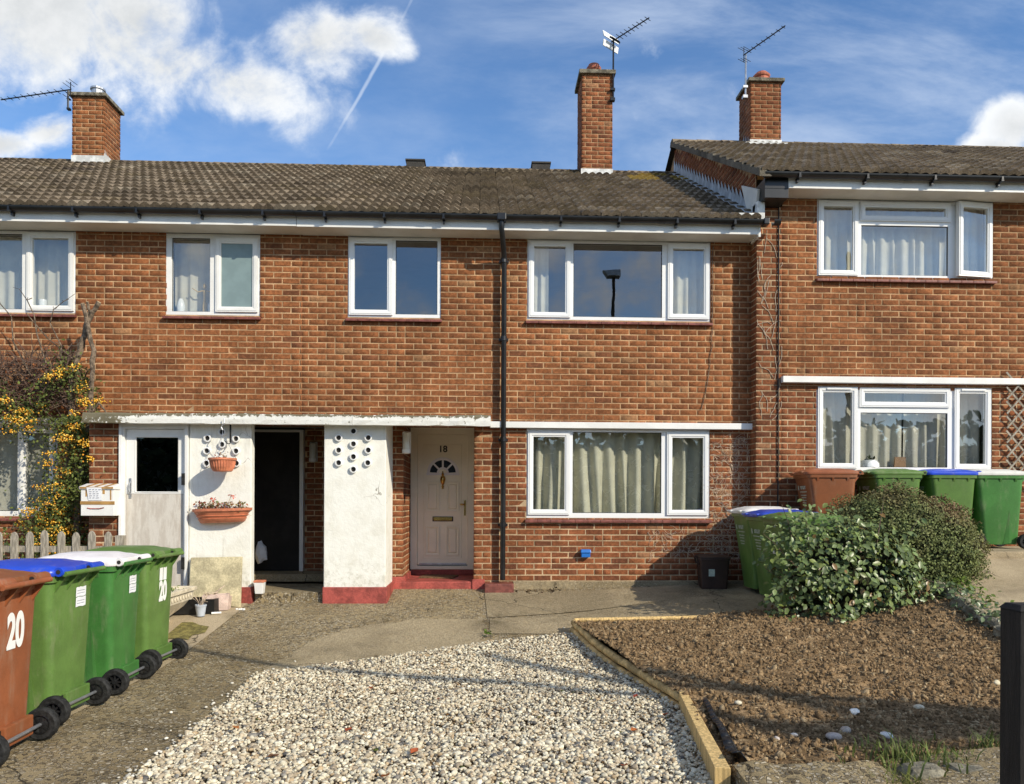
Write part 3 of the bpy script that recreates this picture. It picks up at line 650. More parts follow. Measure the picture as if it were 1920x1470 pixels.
def eaves(house, x0, x1, y, zs, mat='white'):
    b = MB(); b.box(x0, x1, y - .33, y - .312, zs, zs + .125); b.build('fascia', MT[mat], house, bevel=.002)
    b = MB(); b.box(x0, x1, y - .312, y, zs + .004, zs + .016)
    b.build('soffit', MT['soffit'], house)
eaves(H18, XP + .003, 3.50, 0, 4.90)
gutter(H18, XP + .003, 3.53, -.395, 5.055, 8)
b = MB(); b.box(3.50, 3.53, -.335, -.05, 4.87, 5.04); b.build('fascia_end', MT['white'], H18, bevel=.003)
b = MB(); b.box(3.53, 3.60, -.46, -.33, 4.99, 5.07); b.build('gutter_stop_end', MT['black'], H18, bevel=.01)
# downpipe
dp = MB(); dp.tube([(.222, -.395, 5.0), (.222, -.395, 4.90), (.232, -.36, 4.84), (.262, -.12, 4.66), (.266, -.085, 4.58), (.262, -.085, .47)], .034, 12)
dpo = dp.build('downpipe', MT['black'], H18, smooth=True)
for z in (4.56, 3.55, 2.25, 1.15):
    c_ = MB(); c_.lathe([(.034, z), (.044, z + .005), (.044, z + .06), (.034, z + .065)], 12, (.2625, -.085, 0)); c_.box(.20, .325, -.045, -.006, z + .015, z + .045); c_.build('pipe_collar', MT['black'], dpo)
c_ = MB(); c_.box(.165, .28, -.455, -.335, 4.985, 5.075); c_.build('outlet', MT['black'], dpo, bevel=.012)
c_ = MB(); c_.box(.03, .40, -.24, -.004, .28, .43); c_.build('gully_surround', MT['silltile'], H18, bevel=.012)
# bands, canopy half, step
b = MB(); b.box(.092, 3.54, -.085, .0, 2.436, 2.515); b.build('lintel_band', MT['white'], H18, bevel=.004)
def canopy(house, x0, x1):
    b = MB(); n = max(3, int((x1 - x0) / .12))
    rg = []
    for i in range(n + 1):
        x = x0 + (x1 - x0) * i / n; e = lambda s_: rng.normal(0, s_)
        rg.append([(x, -.88 + e(.003), 2.378 + e(.0025)), (x, -.885 + e(.003), 2.43), (x, -.88 + e(.004), 2.482 + e(.004)), (x, -.86 + e(.004), 2.50 + e(.004)), (x, .0, 2.505), (x, .0, 2.462), (x, -.79, 2.462), (x, -.79, 2.378)])
    b.loft(rg); return b.build('canopy', MT['peel'], house)
canopy(H18, -1.54, .091)
b = MB(); b.box(-1.03, -.115, 0, 1.1, 2.53, 2.56); b.build('porch_ceiling', MT['soffit'], H18)
b = MB(); b.box(-1.21, -.1, -.03, 1.1, .22, .44); b.build('step', MT['redpaint'], H18, bevel=.012)
b = MB(); b.box(-1.03, -.115, .93, 1.08, .44, .512); b.build('threshold', MT['redpaint'], H18, bevel=.006)
b = MB(); b.box(-1.215, -1.01, -.026, -.004, .22, .50); b.box(-1.03, -1.004, -.004, .93, .40, .50); b.build('painted_plinth', MT['redpaint'], H18, bevel=.004)
b = MB(); b.box(-.13, .03, -.05, -.004, .24, .47); b.build('painted_plinth', MT['redpaint'], H18, bevel=.004)
b = MB(); b.box(.40, 3.5, -.03, -.004, .28, .445)
b.build('plinth', MT['concrete'], H18, bevel=.01)
# front door
fr = MB(); bars(fr, -1.028, -.117, .512, 2.53, [(-.93, -.215, .56, 2.44)], .98, 1.06); dfr = fr.build('door_frame', MT['doorgrey'], H18, bevel=.004)
d = MB(); d.box(-.928, -.217, 1.005, 1.05, .575, 2.438); door = d.build('door', MT['doorgrey'], H18, bevel=.004)
def mould(x0, x1, z0, z1):
    m = MB(); y = 1.005
    ring(m, x0, x1, z0, z1, .026, y - .018, y + .002)
    m.hexa([(x0 + .03, y + .001, z0 + .03), (x1 - .03, y + .001, z0 + .03), (x1 - .03, y + .001, z1 - .03), (x0 + .03, y + .001, z1 - .03)],
           [(x0 + .05, y - .016, z0 + .05), (x1 - .05, y - .016, z0 + .05), (x1 - .05, y - .016, z1 - .05), (x0 + .05, y - .016, z1 - .05)])
    m.build('panel', MT['doorgrey'], door)
for a, b_ in ((-.815, -.615), (-.52, -.335)):
    mould(a, b_, 1.335, 1.765); mould(a, b_, .71, 1.13)
m = MB(); ring(m, -.845, -.30, .66, 2.295, .012, .999, 1.0055); m.build('panel_border', MT['doorgrey'], door)
fx, fz = -.570, 1.885
def arc(r, a): return (fx + r * math.cos(a), fz + r * math.sin(a))
m = MB()
k = 20
for i in range(k):
    a0, a1 = PI * i / k, PI * (i + 1) / k
    for r0, r1 in ((.185, .225), (.055, .085)):
        (p0, q0), (p1, q1), (p2, q2), (p3, q3) = arc(r0, a0), arc(r1, a0), arc(r1, a1), arc(r0, a1)
        m.hexa([(p0, 1.004, q0), (p1, 1.004, q1), (p2, 1.004, q2), (p3, 1.004, q3)], [(p0, .990, q0), (p1, .990, q1), (p2, .990, q2), (p3, .990, q3)])
for a in (PI / 4, PI / 2, 3 * PI / 4):
    (p0, q0), (p1, q1) = arc(.06, a), arc(.20, a); nx_, nz_ = -math.sin(a) * .013, math.cos(a) * .013
    m.hexa([(p0 - nx_, 1.004, q0 - nz_), (p1 - nx_, 1.004, q1 - nz_), (p1 + nx_, 1.004, q1 + nz_), (p0 + nx_, 1.004, q0 + nz_)], [(p0 - nx_, .991, q0 - nz_), (p1 - nx_, .991, q1 - nz_), (p1 + nx_, .991, q1 + nz_), (p0 + nx_, .991, q0 + nz_)])
m.box(fx - .235, fx + .235, .992, 1.004, fz - .03, fz); m.build('fanlight_frame', MT['upvc'], door)
for i in range(4):
    a0, a1 = PI * i / 4 + .06, PI * (i + 1) / 4 - .06; pts = [arc(.08, a0 + (a1 - a0) * j / 5) for j in range(6)] + [arc(.19, a1 - (a1 - a0) * j / 5) for j in range(6)]
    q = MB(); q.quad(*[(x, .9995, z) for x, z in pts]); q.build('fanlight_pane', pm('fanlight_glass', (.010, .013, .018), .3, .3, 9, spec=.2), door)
text('door_number', '18', .128, MT['black'], door, (-.570, 1.003, 2.225), (PI / 2, 0, 0), .0035)
kn = MB(); kn.lathe([(.006, 0), (.02, .01), (.034, .05), (.04, .085), (.03, .12), (.012, .135), (.02, .15), (.012, .17), (.004, .20)], 12, (fx, .985, 1.715)); kn.lathe([(.004, 0), (.016, .006), (.012, .02), (.02, .04), (.006, .06)], 10, (fx, .985, 1.655)); kn.box(fx - .012, fx + .012, .985, 1.004, 1.68, 1.88)
kn.build('knocker', MT['brass'], door, smooth=True)
q = MB(); q.box(-.715, -.42, .996, 1.004, 1.195, 1.265); lb = q.build('letter_plate', MT['black'], door, bevel=.003)
q = MB(); q.box(-.70, -.435, .988, .9955, 1.208, 1.252); q.build('flap', MT['brass'], lb, bevel=.003)
q = MB(); q.box(-.268, -.240, .994, 1.004, 1.28, 1.50); q.tube([(-.254, .995, 1.44), (-.254, .955, 1.44), (-.285, .95, 1.44), (-.325, .95, 1.44)], .010, 8); q.build('handle', MT['brass'], door)
q = MB(); q.box(-.165, -.128, .955, .98, 1.77, 1.87); q.build('doorbell', MT['upvc'], H18, bevel=.006)
q = MB(); q.box(-.90, -.23, .96, 1.004, .575, .60); q.build('weather_bar', MT['galv'], door, bevel=.004)
# shared pier with vent pipes
def render_block(house, x0, x1, y0, y1, z0, z1, mat, name, pipes, plinth=None):
    b = MB(); nx, nz = 6, 12
    b.box(x0, x1, y0, y1, z0, z1); o = b.build(name, MT[mat], house, bevel=.012)
    if plinth:
        b = MB(); b.box(x0 - .012, x1 + .022, y0 - .014, y1, plinth[0], plinth[1]); b.build('plinth', MT['redpaint'], o, bevel=.01)
    for (x, z) in pipes:
        p = MB(); k = 16
        r0 = [[(x + r * math.cos(2 * PI * j / k), y, z + r * math.sin(2 * PI * j / k)) for j in range(k)] for r, y in ((.046, y0 + .01), (.044, y0 - .032), (.031, y0 - .034), (.029, y0 + .0))]
        p.loft(r0, cap=False); p.build('vent_pipe', MT['upvc'], o)
        p = MB(); p.quad(*[(x + .029 * math.cos(2 * PI * j / k), y0 - .006, z + .029 * math.sin(2 * PI * j / k)) for j in range(k)][::-1]); p.build('vent_hole', MT['unlit_opening'], o, normals=False)
    return o
pier_p = [(-1.553, 2.318), (-1.728, 2.237), (-1.375, 2.24), (-1.552, 2.164), (-1.727, 2.088), (-1.375, 2.091), (-1.552, 2.011), (-1.727, 1.937), (-1.38, 1.939), (-1.551, 1.86)]
render_block(H18, -1.905, -1.165, -.70, -.004, .20, 2.4615, 'render', 'rendered_pier', pier_p, (.15, .445))
# roof, chimney
rf18 = roof(H18, XP, 3.50, -.43, 5.045, 3.9, 7.44, gold=(2.75, 3.0, .75, 1.1))
ch18, bc18 = chimney(H18, 1.73, 2.28, 3.58, 4.2, 7.33, 9.08, .07, 'low')
q = MB(); q.box(1.72, 2.29, 3.566, 3.58, 7.20, 7.40); q.build('flashing', MT['leadwhite'], ch18)
q = MB(); q.lathe([(.12, 9.16), (.11, 9.29), (.13, 9.31), (.135, 9.35), (.12, 9.37), (.09, 9.37), (.09, 9.3)], 16, (1.985, 3.88, .0)); q.lathe([(.095, 9.34), (.10, 9.41), (.03, 9.42)], 16, (1.985, 3.88, 0)); q.build('chimney_pot', MT['pot'], ch18)
for x, zz in ((-1.23, 7.52), (1.03, 7.52)):
    q = MB(); q.cur = (.07, .065, .06); q.box(x - .16, x + .16, 3.80, 4.12, zz - .08, zz + .055); q.box(x - .175, x + .175, 3.78, 4.14, zz + .058, zz + .085); q.build('ridge_vent', MT['tile'], rf18)
lay_bricks([(lo18, b_lo18), (up18, b_up18), (ch18, bc18)], H18, 300)
q = MB(); q.box(1.285, 1.40, -.075, -.004, .76, .845); q.hexa([(1.275, -.09, .82), (1.41, -.09, .82), (1.41, -.004, .82), (1.275, -.004, .82)], [(1.28, -.075, .862), (1.405, -.075, .862), (1.405, -.004, .862), (1.28, -.004, .862)])
q.build('vent_cover', MT['blue'], H18, bevel=.008)
# grey lead soakers up the abutment with the higher gable
lf = MB(); pch = (7.44 - 5.045) / 4.33
for i in range(26):
    y0_, y1_ = -.30 + i * .165, -.30 + (i + 1) * .165; za, zb_ = 5.045 + (y0_ + .43) * pch + .04, 5.045 + (y1_ + .43) * pch + .04
    lf.quad((3.485, y0_, za), (3.485, y1_, zb_), (3.485, y1_, zb_ + .135), (3.485, y1_ - .02, zb_ + .235), (3.485, y0_, za + .125))
    lf.quad((3.36, y0_, za + .025), (3.36, y1_, zb_ + .025), (3.485, y1_, zb_ + .03), (3.485, y0_, za + .03))
lf.build('lead_flashing', MT['lead'], H18, normals=False)
q = MB(); q.box(3.18, 3.50, -.44, -.25, 5.10, 5.135); q.box(3.46, 3.56, -.40, -.22, 5.06, 5.30); q.build('mortar_fillet', MT['leadwhite'], H18, bevel=.012)
# back of the terrace
def back(house, x0, x1, zt):
    b = MB(); b.quad((x0, 8.2, 0), (x1, 8.2, 0), (x1, 8.2, zt), (x0, 8.2, zt)); b.build('rear_wall', MT['mortar_up'], house, normals=False)
back(H18, XP, 3.5, 5.2)

# ------------------------------------------------------------------ house with the dark open porch (number 20)
H20 = tag(empty('terraced_house', (-5, 0, .3), world=True), 'brick terraced house with dark open porch and faded grey store door', 'house', 'terraced brick houses')
XL = -9.3
up20, b_up20 = wall(H20, 'mortar_up', [dict(rot=0, ox=0, oy=0, u0=-8.6, u1=XP, z0=2.44, z1=4.91, holes=[(-7.65, -5.20, 3.86, 4.95), (-4.07, -2.875, 3.86, 4.95)], tint='up')])
lo20, b_lo20 = wall(H20, 'mortar_low', [dict(rot=0, ox=0, oy=0, u0=-8.6, u1=-4.6, z0=.2, z1=2.44, holes=[(-7.65, -5.42, 1.27, 2.46)], tint='low'),
                                        ])
st20, b_st20 = wall(H20, 'mortar_low', [dict(rot=0, ox=0, oy=-.7, u0=-4.67, u1=-4.31, z0=.1, z1=2.45, tint='low')], 'store_wall')
po20, b_po20 = wall(H20, 'mortar_low', [dict(rot=0, ox=0, oy=.9, u0=-2.50, u1=-1.9, z0=.4, z1=2.5, tint='low')], 'porch_wall')
window(H20, -7.65, -5.20, 3.86, 4.905, 0, [(-7.6, -7.1, 3.91, 4.86, 's'), (-7.04, -5.875, 3.905, 4.865, 'f'), (-5.785, -5.245, 3.91, 4.86, 's')], 'white')
window(H20, -4.07, -2.875, 3.86, 4.905, 0, [(-3.995, -3.515, 3.905, 4.85, 'f'), (-3.415, -2.925, 3.925, 4.83, 's')], 'white', frost=(1,))
window(H20, -7.65, -5.42, 1.27, 2.436, 0, [(-7.6, -7.1, 1.34, 2.375, 's'), (-7.04, -5.92, 1.335, 2.395, 'f'), (-5.86, -5.47, 1.34, 2.375, 's')], 'white')
eaves(H20, -9.2, XP - .003, 0, 4.905); gutter(H20, -9.2, XP - .003, -.395, 5.06, 9)
b = MB(); b.box(-9.2, -4.67, -.085, 0, 2.436, 2.515); b.build('lintel_band', MT['white'], H20, bevel=.004)
canopy(H20, -4.66, -1.543)
left_p = [(-3.279, 2.22), (-3.107, 2.295), (-2.943, 2.217), (-3.106, 2.147), (-3.286, 2.07), (-2.942, 2.07), (-3.288, 1.922), (-2.936, 1.924)]
render_block(H20, -3.50, -2.765, -.70, -.57, .15, 2.4615, 'render2', 'rendered_panel', left_p)
q = MB(); q.box(-2.885, -2.755, -.716, -.575, .12, .445); q.build('plinth', MT['redpaint'], H20, bevel=.008)
pb = MB(); xa, xb = -3.5, -1.905
pb.quad((xa, -.57, .4), (xa, 1.0, .4), (xa, 1.0, 2.5), (xa, -.57, 2.5)); pb.quad((xa, -.7, 2.498), (xa, 1, 2.498), (xb, 1, 2.498), (xb, -.7, 2.498))
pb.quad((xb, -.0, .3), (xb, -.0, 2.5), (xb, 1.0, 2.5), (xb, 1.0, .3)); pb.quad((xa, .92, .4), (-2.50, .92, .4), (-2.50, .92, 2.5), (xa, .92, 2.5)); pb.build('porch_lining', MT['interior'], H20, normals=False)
q = MB(); q.box(-3.24, -2.552, .86, .90, .50, 2.44); q.build('porch_shade_panel', MT['unlit_opening'], H20)  # dark panel paints the unlit passage within the door frame
q = MB(); q.box(-2.552, -2.498, .80, .90, .50, 2.47); q.box(-3.30, -2.552, .80, .90, 2.44, 2.47); q.box(-3.30, -3.245, .80, .90, .5, 2.44); q.build('porch_door_frame', MT['white'], H20, bevel=.004)
q = MB(); q.box(-3.5, -1.90, .35, .905, .40, .50); q.build('porch_step', MT['concrete'], H20, bevel=.01)
# store door
q = MB(); bars(q, -4.31, -3.505, .2, 2.455, [(-4.255, -3.56, .2, 2.33)], -.715, -.60)
for x0_, x1_ in ((-4.31, -4.275), (-3.54, -3.505)): q.box(x0_, x1_, -.735, -.716, .2, 2.40)
q.box(-4.31, -3.505, -.735, -.716, 2.401, 2.455); q.build('store_door_frame', MT['white'], H20, bevel=.004)
q = MB(); bars(q, -4.25, -3.565, .22, 2.325, [(-4.14, -3.635, 1.575, 2.235), (-4.25, -3.565, .22, 1.555)], -.675, -.635); sd = q.build('store_door', MT['white'], H20, bevel=.004)
q = MB(); q.box(-4.25, -3.565, -.672, -.64, .22, 1.553); q.build('door_panel', MT['sheetwood'], sd, bevel=.003)
q = MB(); q.box(-4.14, -3.635, -.652, -.648, 1.575, 2.235); q.build('pane', MT['glassdark'], sd)
q = MB(); ring(q, -4.145, -3.63, 1.57, 2.24, .012, -.681, -.66); q.build('bead', MT['white'], sd)
q = MB(); q.tube([(-4.20, -.675, 1.70), (-4.205, -.70, 1.66), (-4.20, -.70, 1.58), (-4.195, -.675, 1.54)], .008, 6); q.box(-4.215, -4.185, -.68, -.674, 1.50, 1.74); q.build('handle', MT['galv'], sd)
for z in (1.66, .66): q = MB(); q.box(-3.575, -3.535, -.742, -.714, z, z + .14); q.build('hinge', MT['blackmatt'], sd)
st = MB(); st.quad((-4.31, -.5, .2), (-3.5, -.5, .2), (-3.5, -.5, 2.45), (-4.31, -.5, 2.45)); st.build('store_back', MT['unlit_opening'], H20, normals=False)
q = MB(); q.box(-4.67, -4.60, -.692, 0, .1, 2.46); q.build('store_side', MT['mortar_low'], H20)
rf20 = roof(H20, XL, XP, -.43, 5.045, 3.9, 7.44)
ch20, bc20 = chimney(H20, -7.14, -6.595, 3.6, 4.2, 7.36, 8.48, .06, 'up')
q = MB(); q.box(-7.15, -6.58, 3.588, 3.60, 7.22, 7.46); q.box(-6.595, -6.583, 3.6, 3.9, 7.3, 7.50)
for i in range(5): q.quad((-6.582, 3.6 + i * .06, 7.4), (-6.582, 3.66 + i * .06, 7.4), (-6.582, 3.6 + i * .06, 7.58 - i * .02))
q.build('flashing', MT['leadwhite'], ch20)
q = MB(); q.lathe([(.11, 8.55), (.105, 8.74), (.125, 8.745), (.125, 8.775), (.09, 8.79)], 14, (-6.85, 3.9, 0)); q.build('flue_cap', MT['galv'], ch20)
lay_bricks([(lo20, b_lo20), (st20, b_st20), (po20, b_po20), (up20, b_up20), (ch20, bc20)], H20, 300); back(H20, -9.2, XP, 5.2)

# ------------------------------------------------------------------ higher house on the right
HR = tag(empty('terraced_house', (5.5, -.22, .9), world=True), 'higher brick terraced house with a step up in its roof and net curtained windows', 'house', 'terraced brick houses')
YR = -.22
ye, ze, yr_, zr_ = -.66, 5.56, 3.9, 8.03; pr = (zr_ - ze) / (yr_ - ye)
upR, b_upR = wall(HR, 'mortar_up', [dict(rot=0, ox=0, oy=YR, u0=3.855, u1=10.2, z0=2.95, z1=5.42, holes=[(4.31, 6.65, 4.40, 5.5)], tint='up')])
loR, b_loR = wall(HR, 'mortar_low', [dict(rot=0, ox=0, oy=YR, u0=3.855, u1=10.2, z0=.8, z1=2.95, holes=[(4.31, 6.645, 1.90, 3.05)], tint='low'),
                                     ])
piR, b_piR = wall(HR, 'mortar_low', [dict(rot=0, ox=0, oy=YR - .002, u0=3.52, u1=3.852, z0=.3, z1=5.30, tint='low')], 'pier')
reR, b_reR = wall(HR, 'mortar_low', [dict(rot=-PI / 2, ox=3.52, oy=0, u0=0, u1=.215, z0=.3, z1=4.9, tint='low', bond=1)], 'pier_return')
gb = MB(); gb.quad((3.507, YR, 4.9), (3.507, 3.9, 7.2), (3.507, 3.9, zr_ - .06), (3.507, YR, ze + (YR - ye) * pr - .06)); gb.quad((3.507, 3.9, 5), (3.507, 8, 5), (3.507, 8, 5.6), (3.507, 3.9, zr_ - .06))
gab = gb.build('gable_wall', MT['mortar_up'], HR, normals=False)
b_gab = brick_list(-PI / 2, 3.50, 4.0, 0, 4.2, 4.9, 8.1, (), 'low', lo=lambda u: 5.045 + (4.0 - u + .43) * (7.44 - 5.045) / 4.33 + .05, hi=lambda u: ze + (4.0 - u - ye) * pr - .09)
window(HR, 4.31, 6.65, 4.40, 5.415, YR, [(4.352, 4.83, 4.45, 5.37, 's'), (4.90, 6.055, 5.165, 5.365, 's'), (4.90, 6.055, 4.445, 5.09, 'f'), (6.16, 6.61, 4.45, 5.37, 's')], open_=3, vents=[(4.44, 4.76, 5.355), (6.22, 6.54, 5.355)])
window(HR, 4.31, 6.645, 1.90, 3.022, YR, [(4.352, 4.83, 1.95, 2.96, 's'), (4.90, 6.055, 2.75, 2.955, 's'), (4.90, 6.055, 1.945, 2.655, 'f'), (6.16, 6.60, 1.95, 2.96, 's')], vents=[(4.44, 4.76, 2.945), (6.22, 6.54, 2.945)])
eaves(HR, 3.80, 10.3, YR, 5.41); gutter(HR, 3.47, 10.3, -.615, 5.565, 8)
b = MB(); b.box(3.84, 10.2, YR - .085, YR, 3.025, 3.105); b.build('lintel_band', MT['white'], HR, bevel=.004)
b = MB(); b.box(3.50, 3.80, YR - .33, YR - .003, 5.285, 5.53); b.box(3.50, 3.80, YR - .334, YR - .3305, 5.40, 5.42); b.build('boxed_eave', MT['black'], HR, bevel=.006)
b = MB(); b.hexa([(3.46, -.30, 5.15), (3.50, -.30, 5.15), (3.50, .0, 5.34), (3.46, .0, 5.34)], [(3.46, -.40, 5.45), (3.50, -.40, 5.45), (3.50, .22, 5.75), (3.46, .22, 5.75)]); b.build('verge_corbel', MT['soffit'], HR, bevel=.008)
rfR = roof(HR, 3.42, 10.4, ye, ze, yr_, zr_)
for i in range(14):
    y0_ = ye + i * .325; v_ = MB(); z0_ = ze + (y0_ - ye) * pr
    v_.hexa([(3.395, y0_, z0_ - .055), (3.55, y0_, z0_ - .055), (3.55, y0_ + .33, z0_ + .33 * pr - .055), (3.395, y0_ + .33, z0_ + .33 * pr - .055)], [(3.395, y0_, z0_ + .052), (3.45, y0_, z0_ + .052), (3.45, y0_ + .33, z0_ + .33 * pr + .022), (3.395, y0_ + .33, z0_ + .33 * pr + .022)])
    v_.c = [tuple(np.array((.15, .13, .10)) * rng.uniform(.7, 1.3))] * len(v_.v); v_.build('verge_tile', MT['tile'], rfR)
chR, bcR = chimney(HR, 4.765, 5.32, 3.58, 4.2, 7.93, 9.02, .06, 'low')
q = MB(); q.box(4.75, 5.33, 3.566, 3.58, 7.78, 7.985); q.box(4.66, 5.42, 3.52, 3.57, 7.885, 7.915); q.build('flashing', MT['leadwhite'], chR)
q = MB()
for i in range(4): q.quad((4.752, 3.62 + i * .09, 7.86 + i * .05), (4.752, 3.71 + i * .09, 7.9 + i * .05), (4.752, 3.62 + i * .09, 8.06 + i * .05))
q.build('flashing', MT['lead'], chR, normals=False)
q = MB(); q.lathe([(.14, 9.09), (.13, 9.24), (.15, 9.26), (.155, 9.29), (.135, 9.31), (.10, 9.31), (.10, 9.2)], 16, (5.07, 3.88, 0)); q.lathe([(.10, 9.27), (.10, 9.345), (.03, 9.355)], 16, (5.07, 3.88, 0)); q.build('chimney_pot', MT['pot'], chR)
q = MB(); q.tube([(3.80, YR - .015, 5.3), (3.803, YR - .016, 4.2), (3.80, YR - .014, 3.1), (3.806, YR - .015, 2.0), (3.80, YR - .015, 1.1)], .008, 6); q.build('cable', MT['black'], HR)
lay_bricks([(loR, b_loR), (piR, b_piR), (reR, b_reR), (upR, b_upR), (chR, bcR), (gab, b_gab)], HR, 300)
back(HR, 3.5, 10.2, 5.6)

# ------------------------------------------------------------------ aerials
def aerial(label, mast, boom, n, mastmat, white=False, el=.17):
    sb_ = .4 if mast[0][0] < 0 else 1.; a = empty('tv_aerial', mast[0], world=True); tag(a, label, 'aerial', 'television aerials')
    m = MB(); m.tube(mast, .016, 6); m.build('mast', MT[mastmat], a)
    b0, b1 = Vector(boom[0]), Vector(boom[1]); d = (b1 - b0).normalized(); side = d.cross(Vector((0, 0, 1))).normalized()
    m = MB(); m.tube([b0 - d * .06, b1], .011, 5); m.build('boom', MT['black'], a)
    for i in range(n):
        p = b0.lerp(b1, (i + .6) / n); e = MB(); k = el * (1 - .25 * i / n); e.tube([p - side * k / 2, p + side * k / 2], .0055, 4); e.build('element', MT['black'], a)
    if white:
        for sg in (1, -1):
            q = MB(); o_ = b0 - d * .05 + Vector((0, 0, .008)); pts = [o_ - side * .20 + Vector((0, 0, sg * .03)), o_ + side * .20 + Vector((0, 0, sg * .03)), o_ + side * .20 + Vector((0, 0, sg * .13)) - d * .02, o_ - side * .20 + Vector((0, 0, sg * .13)) - d * .02]
            q.quad(*pts); q.quad(*[p_ - d * .012 for p_ in pts][::-1]); q.build('reflector', MT['upvc'], a, normals=False)
        q = MB(); q.tube([b0 + d * .03 - side * .13, b0 + d * .03 + side * .13], .018, 6); q.build('dipole', MT['black'], a)
    else:
        for sg in (.10, -.10):
            for k in (-.06, 0, .06):
                q = MB(); q.tube([b0 - d * .04 + Vector((0, 0, sg + k * .4)) - side * .10 - d * k, b0 - d * .04 + Vector((0, 0, sg + k * .4)) + side * .10 - d * k], .0045, 4); q.build('reflector_rod', MT['black'], a)
        q = MB(); q.tube([b0 - d * .05 - Vector((0, 0, .13)), b0 - d * .05 + Vector((0, 0, .13))], .008, 4); q.build('reflector_post', MT['black'], a)
    q = MB(); x, y, z = mast[0]; q.box(x - .05 * sb_, x + .03, y - .03 * sb_, y + .05, z - .02, z + .03 * sb_); q.box(x - .05 * sb_, x + .03, y - .03 * sb_, y + .05, z + .16, z + .16 + .04 * sb_); q.build('bracket', MT['galv' if mastmat == 'galv' else 'black'], a)
aerial('television aerial with white reflector plates on the tall middle chimney', [(2.285, 3.55, 8.62), (2.285, 3.55, 9.68)], [(2.285, 3.53, 9.66), (2.79, 2.93, 9.70)], 9, 'black', True, .20)
aerial('television aerial on a shiny silver mast beside the right chimney', [(4.66, 3.54, 8.72), (4.66, 3.54, 9.50)], [(4.66, 3.52, 9.49), (5.10, 2.85, 9.58)], 8, 'galv', False, .13)
aerial('television aerial pointing left from the squat left chimney', [(-7.19, 3.56, 8.25), (-7.19, 3.56, 8.56)], [(-7.19, 3.56, 8.57), (-8.50, 3.85, 8.52)], 10, 'black', False, .16)

# ------------------------------------------------------------------ paving, gravel and soil
SP = [(.94, -1.98), (2.4, -1.88), (3.0, -1.85), (4.9, -1.3), (4.9, -3.2), (4.9, -6.15), (1.22, -6.12), (1.38, -4.75), (1.26, -4.0), (1.14, -3.3)]
SPD = [(1.1, -2.15), (4.9, -2.0), (4.9, -6.0), (1.35, -6.0), (1.45, -4.75)]
sheet('driveway', -2.84, 3.9, -8.6, 1.0, .06, gz, MT['aggregate'], 'rough exposed aggregate concrete drive in front of the houses', 'driveway', keep=lambda x, y: ~inpoly(x, y, SPD))
sheet('side_path', -8.0, -2.84, -8.6, .6, .1, gz, MT['concrete2'], 'pale concrete path strip under the row of bins at the left', 'path', dz=.006)
smooth_poly = [(-1.90, -3.46), (-1.84, -3.1), (-1.78, -2.6), (-1.58, -2.05), (-1.2, -1.62), (-.8, -1.42), (.02, -1.40), (.035, -2.0), (.05, -2.35), (-.9, -2.9)]
def slab(name, poly, zf, mat, label, th=.008, parent=None, kind='structure'):
    bm = bmesh.new(); vs_ = [bm.verts.new((x, y, 0)) for x, y in poly]; f = bm.faces.new(vs_)
    bmesh.ops.triangulate(bm, faces=[f]); bmesh.ops.subdivide_edges(bm, edges=bm.edges[:], cuts=8, use_grid_fill=True)
    for v in bm.verts: v.co.z = float(zf(v.co.x, v.co.y)) + th
    bmesh.ops.recalc_face_normals(bm, faces=bm.faces)
    if bm.faces[:][0].normal.z < 0: bmesh.ops.reverse_faces(bm, faces=bm.faces)
    me = bpy.data.meshes.new(name); bm.to_mesh(me); bm.free(); me.shade_smooth(); o = lk(name, me, MT[mat], parent)
    if parent is None: tag(o, label, 'paving', kind=kind)
    return o
def ragged(poly, st=.12, amp=.028):
    out = []
    for (xa, ya), (xb, yb) in zip(poly, poly[1:] + poly[:1]):
        k = max(1, int(math.hypot(xb - xa, yb - ya) / st))
        out += [(xa + (xb - xa) * j / k + (rng.normal(0, amp) if j else 0), ya + (yb - ya) * j / k + (rng.normal(0, amp) if j else 0)) for j in range(k)]
    return out
slab('concrete_slab', ragged(smooth_poly), gz, 'concrete', 'smooth worn tan concrete slab between the gravel and the white pier')
slab('concrete_slab', [(.075, -2.0), (.085, -1.42), (3.4, -.62), (3.9, -.9), (3.9, -2.3), (.9, -2.02)], gz, 'concrete', 'smooth tan concrete slab between the log edging and the lower window', .008)
slab('concrete_slab', [(.06, -1.36), (.03, -.25), (3.52, -.02), (3.52, -.62)], gz, 'concrete', 'strip of tan concrete slab along the foot of the brick wall below the window', .008)
sheet('porch_floor', -3.5, -1.9, -.64, .95, .1, lambda x, y: .37 + 0 * x, MT['concrete'], 'concrete porch floor inside the dark open doorway', 'floor')
q = MB(); q.hexa([(-2.74, -.66, .1), (-1.915, -.66, .1), (-1.915, -.60, .1), (-2.74, -.60, .1)], [(-2.74, -.645, .372), (-1.915, -.645, .372), (-1.915, -.60, .374), (-2.74, -.60, .374)])
tag(q.build('porch_kerb', MT['aggregate'], bevel=.012), 'rough concrete step edge below the dark open doorway', 'step', kind='structure')
slab('moss_patch', [(-3.25, -1.55), (-3.14, -1.54), (-3.02, -1.66), (-2.9, -1.72), (-2.86, -1.95), (-2.95, -2.05), (-2.93, -2.22), (-3.05, -2.16), (-3.2, -2.2)], gz, 'moss', 'patch of yellow moss on the path beside the rearmost bin', .014, kind='stuff')
